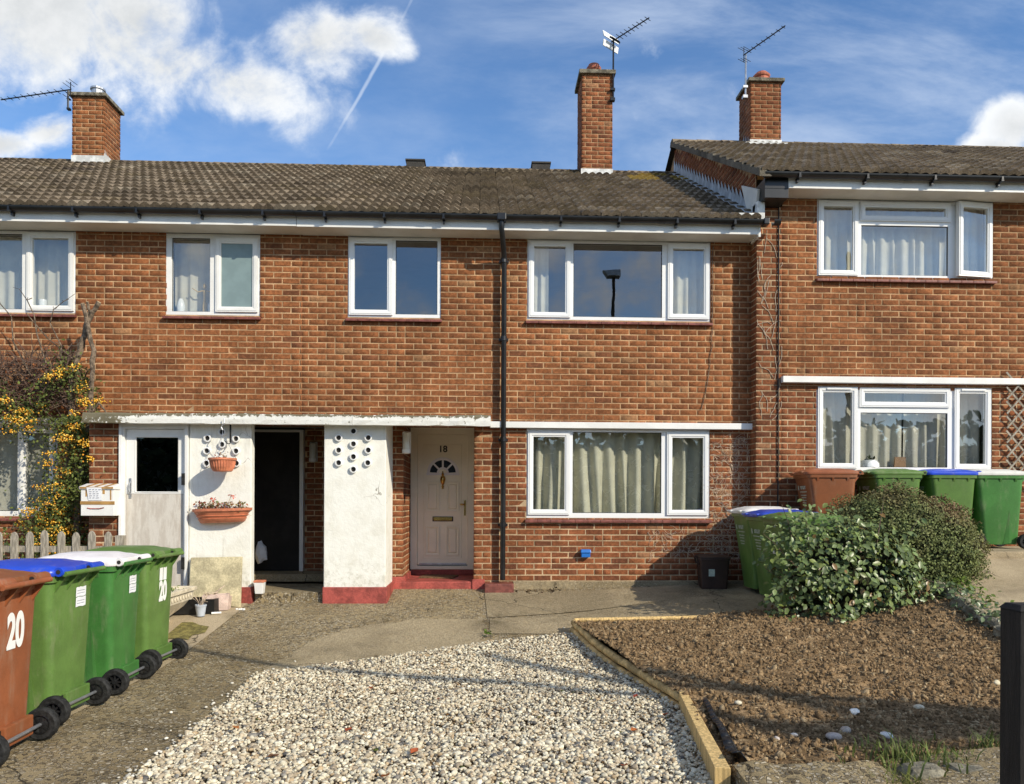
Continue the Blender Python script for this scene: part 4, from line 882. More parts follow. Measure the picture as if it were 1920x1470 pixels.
# gravel
GP = [(-1.90, -3.47), (-.95, -2.92), (.0, -2.40), (.93, -2.06), (1.02, -2.2), (1.36, -4.72), (1.17, -6.4), (1.12, -7.6), (-1.9, -7.6), (-1.82, -5.6), (-1.84, -4.4)]
slab('gravel_bed', GP, gz, 'soil', 'dark bed under the pale gravel', .010)
def scatter(poly, n, zf, seed=3):
    r_ = np.random.default_rng(seed); P_ = np.array(poly); lo_, hi_ = P_.min(0), P_.max(0); out = []
    while sum(map(len, out)) < n:
        c = r_.uniform(lo_, hi_, (n * 2, 2)); out.append(c[inpoly(c[:, 0], c[:, 1], poly)])
    c = np.concatenate(out)[:n]; return np.concatenate([c, zf(c[:, 0], c[:, 1])[:, None]], 1)
def pebbles(name, N, seed, geo, band):
    p = scatter(GPx, N, gz, seed); p = p[band(p[:, 1])]; n = len(p)
    s_ = rng.lognormal(math.log(.0092), .36, n).clip(.004, .020)
    D = np.zeros((n, 3, 3)); D[:, 0, 0] = s_ * rng.uniform(.95, 1.5, n); D[:, 1, 1] = s_ * rng.uniform(.75, 1.05, n); D[:, 2, 2] = s_ * rng.uniform(.55, .9, n)
    M = rotz(rng.uniform(0, 6.28, n)) @ rotx(rng.normal(0, .5, n)) @ D
    p[:, 2] += .012 + rng.uniform(0, .022, n) + .012 * fbm(p[:, 0], p[:, 1], 3, 3, 5)
    pal = np.array([(.74, .67, .50), (.64, .55, .39), (.52, .43, .30), (.80, .74, .58), (.38, .31, .22), (.25, .23, .20), (.50, .37, .22), (.12, .115, .11), (.60, .49, .34)])
    pw = np.array([.26, .22, .14, .14, .08, .05, .05, .03, .05]); cols = pal[rng.choice(9, n, p=pw / pw.sum())] * rng.uniform(.66, 1.0, (n, 1))
    v, f = geo; v = v * (1 + .12 * np.sin(v[:, [1]] * 3.1 + v[:, [0]] * 2.3))
    return mass(name, v, f, M, p, cols.clip(0, .85), MT['pebble'], None, smooth=True)
GPx = [(x, max(y, -6.5)) for x, y in GP]
g1 = pebbles('gravel', 46000, 11, ICO2, lambda y: y < -5.2); tag(g1, 'loose pale pebble gravel nearest the viewer along the bottom edge', 'gravel', 'pale gravel', 'stuff')
g2 = pebbles('gravel', 46000, 12, ICO1, lambda y: y >= -5.25); tag(g2, 'loose pale pebble gravel running up to the concrete slab', 'gravel', 'pale gravel', 'stuff')
# a few strays on the concrete
p = np.concatenate([np.stack([-1.84 - rng.exponential(.05, 90), rng.uniform(-6.4, -3.3, 90)], 1), np.stack([rng.uniform(-1.9, 1.0, 70), np.zeros(70)], 1)])
p[90:, 1] = -3.40 + (p[90:, 0] + 1.9) * .50 + rng.exponential(.04, 70); n = len(p); s_ = rng.uniform(.006, .015, n)
D = np.einsum('n,ij->nij', s_, np.diag([1.2, .9, .6])); P3 = np.concatenate([p, (gz(p[:, 0], p[:, 1]) + .012)[:, None]], 1)
tag(mass('stray_pebbles', *ICO1, rotz(rng.uniform(0, 6, n)) @ D, P3, rng.uniform(.35, .8, (n, 1)) * np.array([[1, .95, .82]]), MT['pebble'], None, True), 'scattered pebbles strayed from the gravel onto the concrete', 'gravel', kind='stuff')
n = 260; p = scatter(GPx, n, gz, 77); p[:, 2] += .042; s_ = rng.uniform(.008, .022, n); D = np.einsum('n,ij->nij', s_, np.diag([1., .45, .10]))
tag(mass('gravel_litter', *ICO1, rotz(rng.uniform(0, 6, n)) @ rotx(rng.normal(0, .4, n)) @ D, p, np.array([(.14, .085, .04), (.22, .12, .05), (.08, .06, .04), (.10, .12, .03)])[rng.integers(0, 4, n)], MT['clod']), 'bits of dead leaf and twig lying among the gravel', 'leaf litter', kind='stuff')
# soil bed
def szr(x, y): return sz(x, y) + .045 * (fbm(x, y, 3.2, 4, 20) - .5) + .045 * (fbm(x, y, 13, 3, 30) - .5)
sheet('soil', .95, 4.95, -6.2, -1.2, .022, szr, MT['soil'], 'freshly dug brown soil bed behind the log edging', 'soil', keep=lambda x, y: inpoly(x, y, SP))
p = scatter(SP, 26000, szr, 21); n = len(p); s_ = rng.lognormal(math.log(.0070), .5, n).clip(.002, .024); p[:, 2] += s_ * .25
D = np.einsum('n,ij->nij', s_, np.eye(3)) * rng.uniform(.6, 1.3, (n, 1, 3)); v = ICO1[0] * rng.uniform(.5, 1.5, (12, 1))
cols = np.array([(.225, .150, .080), (.165, .107, .056), (.285, .196, .108), (.36, .265, .155)])[rng.choice(4, n, p=[.42, .25, .23, .10])]
tag(mass('soil_clods', v, ICO1[1], rotz(rng.uniform(0, 6.28, n)) @ rotx(rng.uniform(-1, 1, n)) @ D, p, cols, MT['clod']), 'small crumbly clods of soil over the dug bed', 'soil', kind='stuff')
p = scatter(SP, 900, szr, 22); n = len(p); p[:, 2] += .012; L_ = rng.uniform(.015, .06, n)      # straw, roots and chips
D = np.zeros((n, 3, 3)); D[:, 0, 0] = L_; D[:, 1, 1] = .0022; D[:, 2, 2] = .0022
tag(mass('soil_fibres', ICO1[0], ICO1[1], rotz(rng.uniform(0, 6.28, n)) @ rotx(rng.normal(0, .4, n)) @ D, p, np.array([[.42, .33, .2]]) * rng.uniform(.6, 1.4, (n, 1)), MT['clod']), 'bits of straw and root lying over the dug soil', 'debris', kind='stuff')
def stone(name, loc, r, col, label, cat, grp, seed, sq=(1.25, .9, .6)):
    v, f = ICO2; rr = np.random.default_rng(seed); d = rr.normal(0, 1, (5, 3)); k = 1 + .12 * sum(np.sin(v @ d[i] * 1.6 + i)[:, None] for i in range(3)) / 1.5
    me = one(name, v * k * r * np.array(sq), f, col); me.materials.append(MT['pebble']); me.shade_smooth(); o = lk(name, me); o.location = loc; o.rotation_euler = (rr.normal(0, .3), 0, rr.uniform(0, 6)); return tag(o, label, cat, grp)
for i, (x, y, r, c, lb) in enumerate([(2.366, -5.21, .030, (.78, .76, .70), 'bright white flat stone on the soil at the upper edge of the broad shadow'), (2.168, -5.49, .036, (.42, .36, .30), 'grey brown stone in the middle of the broad shadow on the soil'),
        (2.031, -5.63, .034, (.45, .38, .33), 'pinkish grey flat stone at the lower edge of the broad shadow'), (2.34, -5.65, .032, (.70, .68, .64), 'pale two-toned stone below the bright white one, near the grass'),
        (4.6, -2.2, .05, (.62, .52, .40), 'large buff stone on the soil under the low stone edging'), (3.764, -4.52, .028, (.66, .58, .40), 'yellowish stone on the soil near the dark post'), (4.4, -1.75, .05, (.55, .45, .34), 'flat sandy stone on the soil below the leafy shrub'),
        (1.673, -5.04, .022, (.62, .56, .42), 'small cream stone on the soil beside the timber board'), (2.838, -5.12, .028, (.60, .52, .38), 'small buff stone where the two shadows meet'), (1.70, -5.64, .018, (.55, .48, .42), 'tiny grey stone in the shadow near the black plastic'), (1.80, -5.63, .018, (.68, .62, .55), 'tiny pale stone in the shadow, right of the tiny grey one')]):
    stone('stone', (x, y, float(szr(x, y)) + r * .35), r, c, lb, 'stone', 'loose stones on the soil bed', 50 + i)
# front kerb with broken stones
q = MB(); n = 14
rg = []
for i in range(n + 1):
    x = 1.27 + .75 * i / n; e = lambda: rng.normal(0, .006); rg.append([(x, -6.6, .02), (x, -6.58, .10 + e()), (x, -6.16 + e(), .155 + e()), (x, -6.11 + e(), .11), (x, -6.1, 0)])
q.loft(rg); tag(q.build('kerb', MT['aggregate'], smooth=False), 'rough concrete kerb along the front of the soil bed', 'kerb', kind='structure')
for i, (x, y, rx, ry, rz_, lb) in enumerate([(2.21, -6.22, .115, .10, .085, 'broken rough kerb stone next to the grass tufts'), (2.44, -6.23, .12, .10, .08, 'broken kerb stone in shadow nearest the dark post'), (2.68, -6.2, .10, .09, .09, 'broken kerb stone half behind the dark post')]):
    v, f = ICO2; rr = np.random.default_rng(i + 5); bx = np.sign(v) * np.abs(v) ** .55; me = one('kerb_stone', bx * np.array([rx, ry, rz_]) + rr.normal(0, .006, v.shape), f, (1, 1, 1)); me.materials.append(MT['rock']); o = lk('kerb_stone', me); o.location = (x, y, .08); o.rotation_euler = (0, .1 * i - .1, .2 * i); tag(o, lb, 'stone', 'broken kerb stones')
# log roll edging, timber board, black membrane
LE = empty('log_edging', (.97, -1.95, .09), world=True); tag(LE, 'low edging of stacked half logs between the gravel and the soil bed', 'edging')
pts = [(.965, -1.97), (1.05, -2.6), (1.17, -3.3), (1.28, -3.98), (1.40, -4.72)]
for row, (zz, rad) in enumerate(((.035, .036), (.112, .036))):
    for i in range(4):
        (xa, ya), (xb, yb) = pts[i], pts[i + 1]; k = 7; dxx = -.012 if row == 0 else .0
        pp = [(xa + (xb - xa) * (j / k * 1.02 - .01) + dxx, ya + (yb - ya) * (j / k * 1.02 - .01), float(gz(0, ya + (yb - ya) * j / k)) + zz + rng.normal(0, .002)) for j in range(k + 1)]
        q = MB(); q.tube(pp, [rad * rng.uniform(.94, 1.06) for _ in pp], 10); q.build('log', MT['log'], LE, smooth=True)
q = MB(); q.tube([(.97, -1.96, .235), (1.7, -1.93, .245), (2.45, -1.90, .255)], .022, 8); tag(q.build('edging_batten', MT['timber']), 'thin pale batten along the back edge of the soil bed', 'edging')
q = MB(); q.hexa([(1.375, -4.68, -.02), (1.43, -4.69, -.02), (1.24, -6.22, -.02), (1.165, -6.20, -.02)], [(1.375, -4.68, .155), (1.43, -4.69, .155), (1.24, -6.22, .150), (1.165, -6.20, .150)])
tag(q.build('timber_board', MT['timber'], bevel=.004), 'sawn pale timber board set on edge beside the gravel', 'board')
bm = MB(); k = 16
for i in range(k):
    t0, t1 = i / k, (i + 1) / k
    def mp_(t, s_): y = -4.95 - 1.18 * t; return (1.445 - .19 * t * .98 + .02 + s_ * (.05 + .06 * t * abs(math.sin(9 * t + 1))), y, .165 + .03 * math.sin(14 * t) * t - s_ * s_ * .05 + (.02 if s_ == .5 else 0))
    for s0, s1 in ((0, .5), (.5, 1)): bm.quad(mp_(t0, s0), mp_(t0, s1), mp_(t1, s1), mp_(t1, s0))
o = bm.build('membrane', MT['film'], smooth=True, normals=False); so_ = o.modifiers.new('thick', 'SOLIDIFY'); so_.thickness = .004
tag(o, 'crumpled strip of black weed membrane behind the timber board', 'membrane')
# right hand terrace, drive and rough stone edging
q = MB(); q.box(3.9, 10.5, -1.35, YR - .004, 0, .925); tag(q.build('terrace', MT['concrete2'], bevel=.02), 'raised pale concrete terrace in front of the higher house', 'terrace', kind='structure')
def dz_(x, y): t = np.clip((-1.3 - np.asarray(y, float)) / 1.6, 0, 3); return .86 - .40 * t + .02 * (fbm(np.asarray(x, float), np.asarray(y, float), 2, 3, 40) - .5) + .0 * x
sheet('side_drive', 4.72, 10.5, -5.6, -1.3, .1, dz_, MT['concrete2'], 'sunlit sloping concrete drive of the higher house', 'driveway')
RW = empty('stone_edging', (4.7, -2.4, .4), world=True); tag(RW, 'low edging of rough pale stones beside the leafy shrub', 'edging')
for i in range(9):
    t = i / 8; v, f = ICO2; me = one('edging_stone', np.sign(v) * np.abs(v) ** .7 * np.array([.05, .12, .055]) * rng.uniform(.75, 1.2, 3) + rng.normal(0, .007, v.shape), f, (1, 1, 1)); me.materials.append(MT['rock'])
    o = lk('edging_stone', me, None, RW); xx_, yy_ = 4.74 - .14 * t + rng.normal(0, .02), -1.55 - 1.85 * t; o.location = (xx_, yy_, float(sz(xx_, yy_)) + .055); o.rotation_euler = (rng.normal(0, .1), rng.normal(0, .1), rng.normal(.1, .12))
q = MB(); q.box(1.755, 1.86, -7.56, -7.46, -.05, 1.12); q.hexa([(1.75, -7.565, 1.12), (1.865, -7.565, 1.12), (1.865, -7.455, 1.12), (1.75, -7.455, 1.12)], [(1.765, -7.55, 1.14), (1.85, -7.55, 1.14), (1.85, -7.47, 1.14), (1.765, -7.47, 1.14)])
tag(q.build('gatepost', MT['darkwood'], bevel=.004), 'dark wooden gatepost close at the right edge', 'gatepost')

# ------------------------------------------------------------------ wheelie bins
def rr_ring(x0, x1, hy, z, rad=.05, n=4):
    out = []
    for cx_, cy_, a0 in ((x1 - rad, hy - rad, 0), (x0 + rad, hy - rad, PI / 2), (x0 + rad, -hy + rad, PI), (x1 - rad, -hy + rad, 3 * PI / 2)):
        for j in range(n + 1):
            a = a0 + PI / 2 * j / n; out.append((cx_ + rad * math.cos(a), cy_ + rad * math.sin(a), z))
    return out
TILT = math.atan((.195 - .170) / .87)
def on_back(o, y, z, off=.003):
    t = TILT; x = .170 + (z - .055) * math.tan(t) + off
    o.matrix_local = Matrix(((0, math.sin(t), math.cos(t), x), (1, 0, 0, y), (0, math.cos(t), -math.sin(t), z), (0, 0, 0, 1)))
def on_front(o, y, z, off=.004):
    t = math.atan(.115 / .87); x = -.255 - (z - .055) * math.tan(t) - off
    o.matrix_local = Matrix(((0, -math.sin(t), -math.cos(t), x), (-1, 0, 0, y), (0, math.cos(t), -math.sin(t), z), (0, 0, 0, 1)))
def wheelie_bin(loc, rz, body, lid, label, group, number=None, block=False, sticker=False, logo=None, zs=1.):
    b = empty('wheelie_bin', loc, rz); b.scale = (1, 1, zs); tag(b, label, 'wheelie bin', group); bm_ = MT[body]
    m = MB(); m.loft([rr_ring(-.255, .170, .205, .055), rr_ring(-.258, .172, .215, .10), rr_ring(-.295, .178, .24, .40), rr_ring(-.35, .190, .268, .80), rr_ring(-.37, .195, .275, .925),
                      rr_ring(-.39, .212, .29, .93), rr_ring(-.393, .215, .292, .975), rr_ring(-.375, .20, .28, .98)])
    m.build('body', bm_, b, smooth=True)
    for sg in (1, -1):      # moulded side folds, collar combs
        m = MB(); m.hexa([(-.02, sg * .214, .06), (.07, sg * .214, .06), (.075, sg * .228, .07), (.045, sg * .228, .07)], [(.03, sg * .248, .50), (.036, sg * .248, .50), (.036, sg * .249, .505), (.03, sg * .249, .505)]); m.build('side_fold', bm_, b)
    for y in (-.21, -.07, .07, .21):
        m = MB(); m.hexa([(.18, y - .006, .85), (.186, y - .006, .85), (.186, y + .006, .85), (.18, y + .006, .85)], [(.19, y - .006, .965), (.275, y - .006, .985), (.275, y + .006, .985), (.19, y + .006, .965)]); m.build('handle_gusset', bm_, b)
    for sg in (1, -1):
        for x in (-.27, -.09, .09):
            m = MB(); m.hexa([(x - .012, sg * .268, .885), (x + .012, sg * .268, .885), (x + .012, sg * .275, .885), (x - .012, sg * .275, .885)], [(x - .012, sg * .272, .93), (x + .012, sg * .272, .93), (x + .012, sg * .291, .93), (x - .012, sg * .291, .93)]); m.build('rib', bm_, b)
    m = MB(); m.tube([(.275, -.25, .985), (.275, .25, .985)], .017, 10); m.build('handle', bm_, b, smooth=True)
    m = MB(); m.box(.165, .205, -.085, .205, .055, .175); m.build('axle_housing', bm_, b, bevel=.008)
    m = MB(); m.box(.165, .18, -.20, -.086, .075, .16); m.build('axle_recess_shade', MT['black'], b)  # black block painted in as the shade of the axle notch
    m = MB(); m.tube([(.222, -.245, .10), (.222, .245, .10)], .011, 8); m.build('axle', MT['galv'], b)
    L = MT[lid]
    m = MB(); m.loft([rr_ring(-.425, .225, .297, .972, .06), rr_ring(-.43, .23, .30, .985, .06), rr_ring(-.425, .23, .297, 1.005, .06), rr_ring(-.40, .225, .275, 1.022, .06), rr_ring(-.345, .16, .23, 1.040, .07), rr_ring(-.315, .13, .20, 1.045, .07), rr_ring(-.275, .09, .16, 1.058, .07), rr_ring(-.13, -.03, .05, 1.062, .045)])
    lo_ = m.build('lid', L, b, smooth=True)
    for y in (-.265, .105):
        m = MB(); m.lathe([(.012, y), (.030, y), (.033, y + .01), (.033, y + .15), (.030, y + .16), (.012, y + .16)], 12, (.243, 0, 1.0), 'Y'); m.build('lid_hinge', L, b, smooth=True)
        m = MB(); m.lathe([(.015, y - .002), (.015, y - .001)], 10, (.243, 0, 1.0), 'Y'); m.build('hinge_hole', MT['unlit_opening'], b)
    for y in (-.17, .17):
        m = MB(); m.box(-.455, -.38, y - .07, y + .07, .990, 1.012); m.build('lid_grip', L, lo_, bevel=.008)
    for sg in (1, -1):
        m = MB(); y = sg * .265; m.lathe([(.060, y - .026), (.088, y - .028), (.098, y - .018), (.100, y), (.098, y + .018), (.088, y + .028), (.060, y + .026)], 22, (.222, 0, .10), 'Y', cap=False)
        wh = m.build('wheel', MT['blackmatt'], b, smooth=True); m = MB()
        m.lathe([(.060, y - .022), (.054, y - .024), (.052, y - .004), (.052, y + .004), (.054, y + .024), (.060, y + .022)], 20, (.222, 0, .10), 'Y', cap=False)
        m.lathe([(.004, y - .024), (.016, y - .024), (.018, y), (.016, y + .024), (.004, y + .024)], 12, (.222, 0, .10), 'Y')
        for k in range(8):
            a = 2 * PI * k / 8; c_, s_ = math.cos(a), math.sin(a); q0, q1, wd = .014, .054, .007
            p_ = lambda r, t, yy: (.222 + r * c_ - t * s_, yy, .10 + r * s_ + t * c_)
            m.hexa([p_(q0, -wd, y - .018), p_(q1, -wd * .5, y - .014), p_(q1, wd * .5, y - .014), p_(q0, wd, y - .018)], [p_(q0, -wd, y + .018), p_(q1, -wd * .5, y + .014), p_(q1, wd * .5, y + .014), p_(q0, wd, y + .018)])
        m.build('rim', MT['black'], wh); m = MB(); m.lathe([(.002, y - sg * .012), (.053, y - sg * .012)], 16, (.222, 0, .10), 'Y', cap=False); m.build('rim_web', MT['blackmatt'], wh, normals=False)
    if number:
        o = lk('number', text_mesh(number, .235 if block else .275, .011, sx=.62), MT['decal'], b); on_back(o, .035 if not block else .04, .70 if not block else .655)
    if block:
        for j, y in enumerate((-.045, .028)):
            m = MB(); m.quad((-.03, -.055, 0), (.034, -.055, 0), (.036, .055, 0), (-.028, .055, 0)); o = m.build('number_sticker', MT['decal'], b, normals=False); on_back(o, y + .04, .815)
    if sticker:
        for j, z in enumerate((.765, .835)):
            m = MB(); m.quad((-.065, -.034, 0), (-.02, -.030, .001), (.03, -.036, 0), (.062, -.030, 0), (.064, .034, 0), (.02, .030, .001), (-.03, .036, 0), (-.062, .03, 0)); o = m.build('sticker', MT['paper'], b, normals=False); on_back(o, .10, z)
            m = MB()
            for r_ in range(2): m.quad((-.05, -.012 + r_ * .018, .0012), (.045, -.012 + r_ * .018, .0012), (.045, -.009 + r_ * .018, .0012), (-.05, -.009 + r_ * .018, .0012))
            o2 = m.build('sticker_line', MT['ink'], o, normals=False)
    if logo:
        def lines(zc, rows, wd):
            for r_ in range(rows):
                m = MB(); w_ = wd * (1 - .18 * (r_ % 2)); m.quad((-w_ / 2, -.005, 0), (w_ / 2, -.005, 0), (w_ / 2, .005, 0), (-w_ / 2, .005, 0)); o = m.build('small_print', MT['faint'], b, normals=False); on_front(o, 0, zc - r_ * .032)
        if logo == 'crest':
            m = MB(); m.quad((-.05, -.07, 0), (.05, -.07, 0), (.062, .0, 0), (.045, .05, 0), (.055, .085, 0), (.012, .06, 0), (0, .10, 0), (-.012, .06, 0), (-.055, .085, 0), (-.045, .05, 0), (-.062, .0, 0)); o = m.build('crest', MT['faint'], b, normals=False); on_front(o, 0, .74)
            m = MB(); m.quad((-.028, -.055, 0), (.028, -.055, 0), (.035, .02, 0), (-.035, .02, 0)); o2 = m.build('crest_shield', bm_, b, normals=False); on_front(o2, 0, .74, .006)
            o = lk('lettering', text_mesh('BEXLEY', .075, .002, sx=.9), MT['decal'], b); on_front(o, 0, .625); lines(.90, 1, .12)
        else:
            o = lk('lettering', text_mesh('BEXLEY', .062, .0015, sx=.85), MT['faint'], b); on_front(o, -.01, .80)
            m = MB(); m.quad((-.016, -.03, 0), (.016, -.03, 0), (.018, .025, 0), (0, .036, 0), (-.018, .025, 0)); o = m.build('crest', MT['faint'], b, normals=False); on_front(o, .15, .80)
            lines(.745, 1, .25); lines(.70, 2, .2); lines(.63, 2, .16)
    return b
gl_, gr_, gh_ = 'wheelie bins in the left row', 'wheelie bins by the low window', 'wheelie bins on the raised terrace'
wheelie_bin((-2.90, -5.47, .006), R(2), 'bin_brown', 'bin_brown', 'brown wheelie bin with large white number 20 at the left edge', gl_, number='20')
wheelie_bin((-2.985, -4.645, .006), R(-1), 'bin_green', 'lid_blue', 'green wheelie bin with bright blue lid in the left row beside the brown one', gl_, sticker=True)
wheelie_bin((-2.99, -3.84, .006), R(1.5), 'bin_green2', 'lid_white', 'green wheelie bin with white lid between blue-lidded bin and number 20 green bin', gl_, sticker=True)
wheelie_bin((-3.03, -3.09, .01), R(-2), 'bin_green', 'bin_green', 'all green wheelie bin with white number 20, farthest in the left row', gl_, number='20', block=True)
for y, bdy, ld, lbl, lg in ((-.61, 'bin_green', 'lid_white', 'shaded green wheelie bin with white lid against the brick wall', 'small'), (-1.16, 'bin_green', 'lid_blue', 'shaded green wheelie bin with blue lid between two others by the shrub', 'small'), (-1.71, 'bin_green', 'bin_green', 'all green wheelie bin with pale crest half hidden by the leafy shrub', 'crest')):
    wheelie_bin((3.55, y, float(gz(3.4, y)) + .01), R(rng.normal(0, 1)), bdy, ld, lbl, gr_, logo=lg)
for x, bdy, ld, lbl, lg in ((4.34, 'bin_brown', 'bin_brown', 'brown wheelie bin on the raised terrace left of the other three', 'small'), (5.13, 'bin_green', 'bin_green', 'all green wheelie bin on the terrace next to the brown one', 'small'), (5.81, 'bin_green', 'lid_blue', 'green wheelie bin with blue lid on the raised terrace', 'small'), (6.42, 'bin_green2', 'lid_white', 'green wheelie bin with white lid at the right edge of the terrace', 'small')):
    wheelie_bin((x, -.60, .926), R(rng.normal(0, 2.5)), bdy, ld, lbl, gh_, logo=lg, zs=.925)

# ------------------------------------------------------------------ small things by the houses
c_ = empty('food_caddy', (2.95, -.26, float(gz(2.95, -.26))), R(-8)); tag(c_, 'small dark brown recycling box in shade against the brick wall', 'recycling box')
m = MB(); m.loft([rr_ring(-.16, .16, .15, .0, .03), rr_ring(-.185, .185, .175, .36, .03), rr_ring(-.195, .195, .185, .362, .03), rr_ring(-.195, .195, .185, .385, .03)]); m.build('body', MT['caddy'], c_, smooth=True)
m = MB(); m.loft([rr_ring(-.20, .20, .19, .386, .03), rr_ring(-.20, .20, .19, .405, .03), rr_ring(-.16, .16, .15, .42, .03)]); m.build('lid', MT['caddy'], c_, smooth=True)
m = MB(); m.tube([(-.19, -.12, .30), (-.215, -.12, .39), (-.215, .12, .39), (-.19, .12, .30)], .010, 6); m.build('handle', MT['caddy'], c_)
m = MB(); m.box(-.075, .0, -.1715, -.1695, .16, .25); m.build('sticker', MT['faint'], c_)
# parcel box
px = empty('parcel_box', (-4.48, -.78, 1.295), world=True); tag(px, 'white parcel box strapped with brown tape on the brick corner', 'parcel box')
m = MB(); m.box(-4.675, -4.295, -.875, -.706, 1.295, 1.60); m.build('body', MT['white'], px, bevel=.006)
m = MB(); m.hexa([(-4.69, -.89, 1.602), (-4.285, -.89, 1.602), (-4.285, -.706, 1.602), (-4.69, -.706, 1.602)], [(-4.69, -.89, 1.635), (-4.285, -.89, 1.635), (-4.285, -.706, 1.675), (-4.69, -.706, 1.675)]); m.build('lid', MT['white'], px, bevel=.006)
for x in (-4.59, -4.49, -4.38): m = MB(); m.hexa([(x - .02, -.892, 1.636), (x + .02, -.892, 1.636), (x + .05, -.706, 1.676), (x + .01, -.706, 1.676)], [(x - .02, -.892, 1.639), (x + .02, -.892, 1.639), (x + .05, -.706, 1.679), (x + .01, -.706, 1.679)]); m.build('tape', MT['tape'], px)
for a in ((-4.68, -4.29, 1.425, 1.465), (-4.68, -4.30, 1.61, 1.632)): m = MB(); m.box(a[0], a[1], -.8935 if a[2] > 1.5 else -.879, -.87, a[2], a[3]); m.build('tape', MT['tape'], px)
for a in ((-4.62, -4.60, 1.52, 1.60), (-4.34, -4.325, 1.48, 1.60), (-4.425, -4.40, 1.55, 1.60)): m = MB(); m.box(a[0], a[1], -.8785, -.8755, a[2], a[3]); m.build('tape', MT['tape'], px)
m = MB(); m.hexa([(-4.585, -.882, 1.475), (-4.43, -.882, 1.475), (-4.43, -.880, 1.475), (-4.585, -.880, 1.475)], [(-4.60, -.897, 1.625), (-4.43, -.897, 1.625), (-4.43, -.895, 1.625), (-4.60, -.895, 1.625)]); nt = m.build('paper_note', MT['paper'], px)
for r_ in range(5):
    x = -4.575
    while x < -4.46:
        l = rng.uniform(.018, .04); m = MB(); z = 1.595 - r_ * .024; yb = -.8835 - (z - 1.475) * .1 - .0015; m.quad((x, yb, z), (x + l, yb, z + .002), (x + l, yb, z + .008), (x, yb, z + .006)); m.build('scribble', MT['ink'], nt, normals=False); x += l + .014
m = MB(); m.tube([(-4.60, -.878, 1.385), (-4.56, -.880, 1.378), (-4.46, -.880, 1.378), (-4.41, -.878, 1.39)], .006, 5); m.build('slot', MT['redpaint'], px)
# hanging basket
hb = empty('hanging_basket', (-3.03, -.93, 1.97), world=True); tag(hb, 'round ribbed terracotta basket hanging from the canopy by wires', 'hanging basket')
m = MB(); k = 56; rg = []
for r_, z, rib in ((.095, 1.815, 0), (.108, 1.822, 0), (.135, 1.87, 1), (.146, 1.925, 1), (.148, 1.945, 0), (.160, 1.95, 0), (.160, 1.972, 0), (.142, 1.972, 0), (.135, 1.94, 0)):
    rg.append([(-3.03 + (r_ - (.010 if rib and j % 2 else 0)) * math.cos(2 * PI * j / k), -.93 + (r_ - (.010 if rib and j % 2 else 0)) * math.sin(2 * PI * j / k), z) for j in range(k)])
m.loft(rg); m.build('bowl', MT['terra'], hb)
m = MB(); m.lathe([(.001, 1.955), (.138, 1.95)], 20, (-3.03, -.93, 0), cap=False); m.build('compost', MT['soil'], hb, normals=False)
for a in (.5, 2.6, 4.7): m = MB(); m.tube([(-3.03 + .15 * math.cos(a), -.93 + .15 * math.sin(a), 1.97), (-3.03, -.93, 2.27), (-3.03, -.93, 2.32)], .0028, 4); m.build('wire', MT['galv'], hb)
m = MB(); m.tube([(-3.03, -.93, 2.30), (-3.045, -.93, 2.335), (-3.03, -.93, 2.36), (-3.01, -.93, 2.38), (-3.02, -.92, 2.44)], .006, 5); m.build('hook', MT['galv'], hb)
m = MB(); m.box(-2.997, -2.982, -.79, -.77, 2.17, 2.465); m.tube([(-2.99, -.78, 2.175), (-2.99, -.80, 2.15), (-3.01, -.83, 2.15), (-3.025, -.84, 2.175)], .006, 5); tag(m.build('hook_bracket', MT['blackmatt']), 'dark metal hook strip hanging down beside the round basket', 'bracket')
def sprigs(name, n, cx_, cy_, z, rx, ry, h, cols, size, parent, mat='leaf'):
    p = np.stack([cx_ + rng.uniform(-rx, rx, n), cy_ + rng.uniform(-ry, ry, n), z + rng.uniform(0, 1, n) ** 1.4 * h], 1); nr = rng.normal(0, 1, (n, 3)) + np.array([0, -.6, .8]); s_ = size * rng.uniform(.6, 1.3, n)
    c = np.array(cols)[rng.integers(0, len(cols), n)] * rng.uniform(.7, 1.25, (n, 1)); o = mass(name, LV, LF, frames(nr, rng.uniform(0, 6.28, n)) * s_[:, None, None], p, c, MT[mat], parent); o['kind'] = 'stuff'; return o
LV = np.array([(0, 0, 0), (-.26, .28, .07), (0, .3, 0), (.26, .28, .07), (-.28, .6, .06), (0, .65, -.01), (.28, .6, .06), (0, 1, -.05)])
LF = np.array([(0, 2, 1), (0, 3, 2), (1, 2, 5), (1, 5, 4), (2, 3, 6), (2, 6, 5), (4, 5, 7), (5, 6, 7)])
sprigs('plant', 60, -3.04, -.93, 1.95, .06, .06, .05, [(.25, .06, .03), (.2, .12, .05)], .035, hb); sprigs('plant', 18, -3.03, -.93, 2.0, .05, .03, .06, [(.35, .22, .12)], .02, hb)
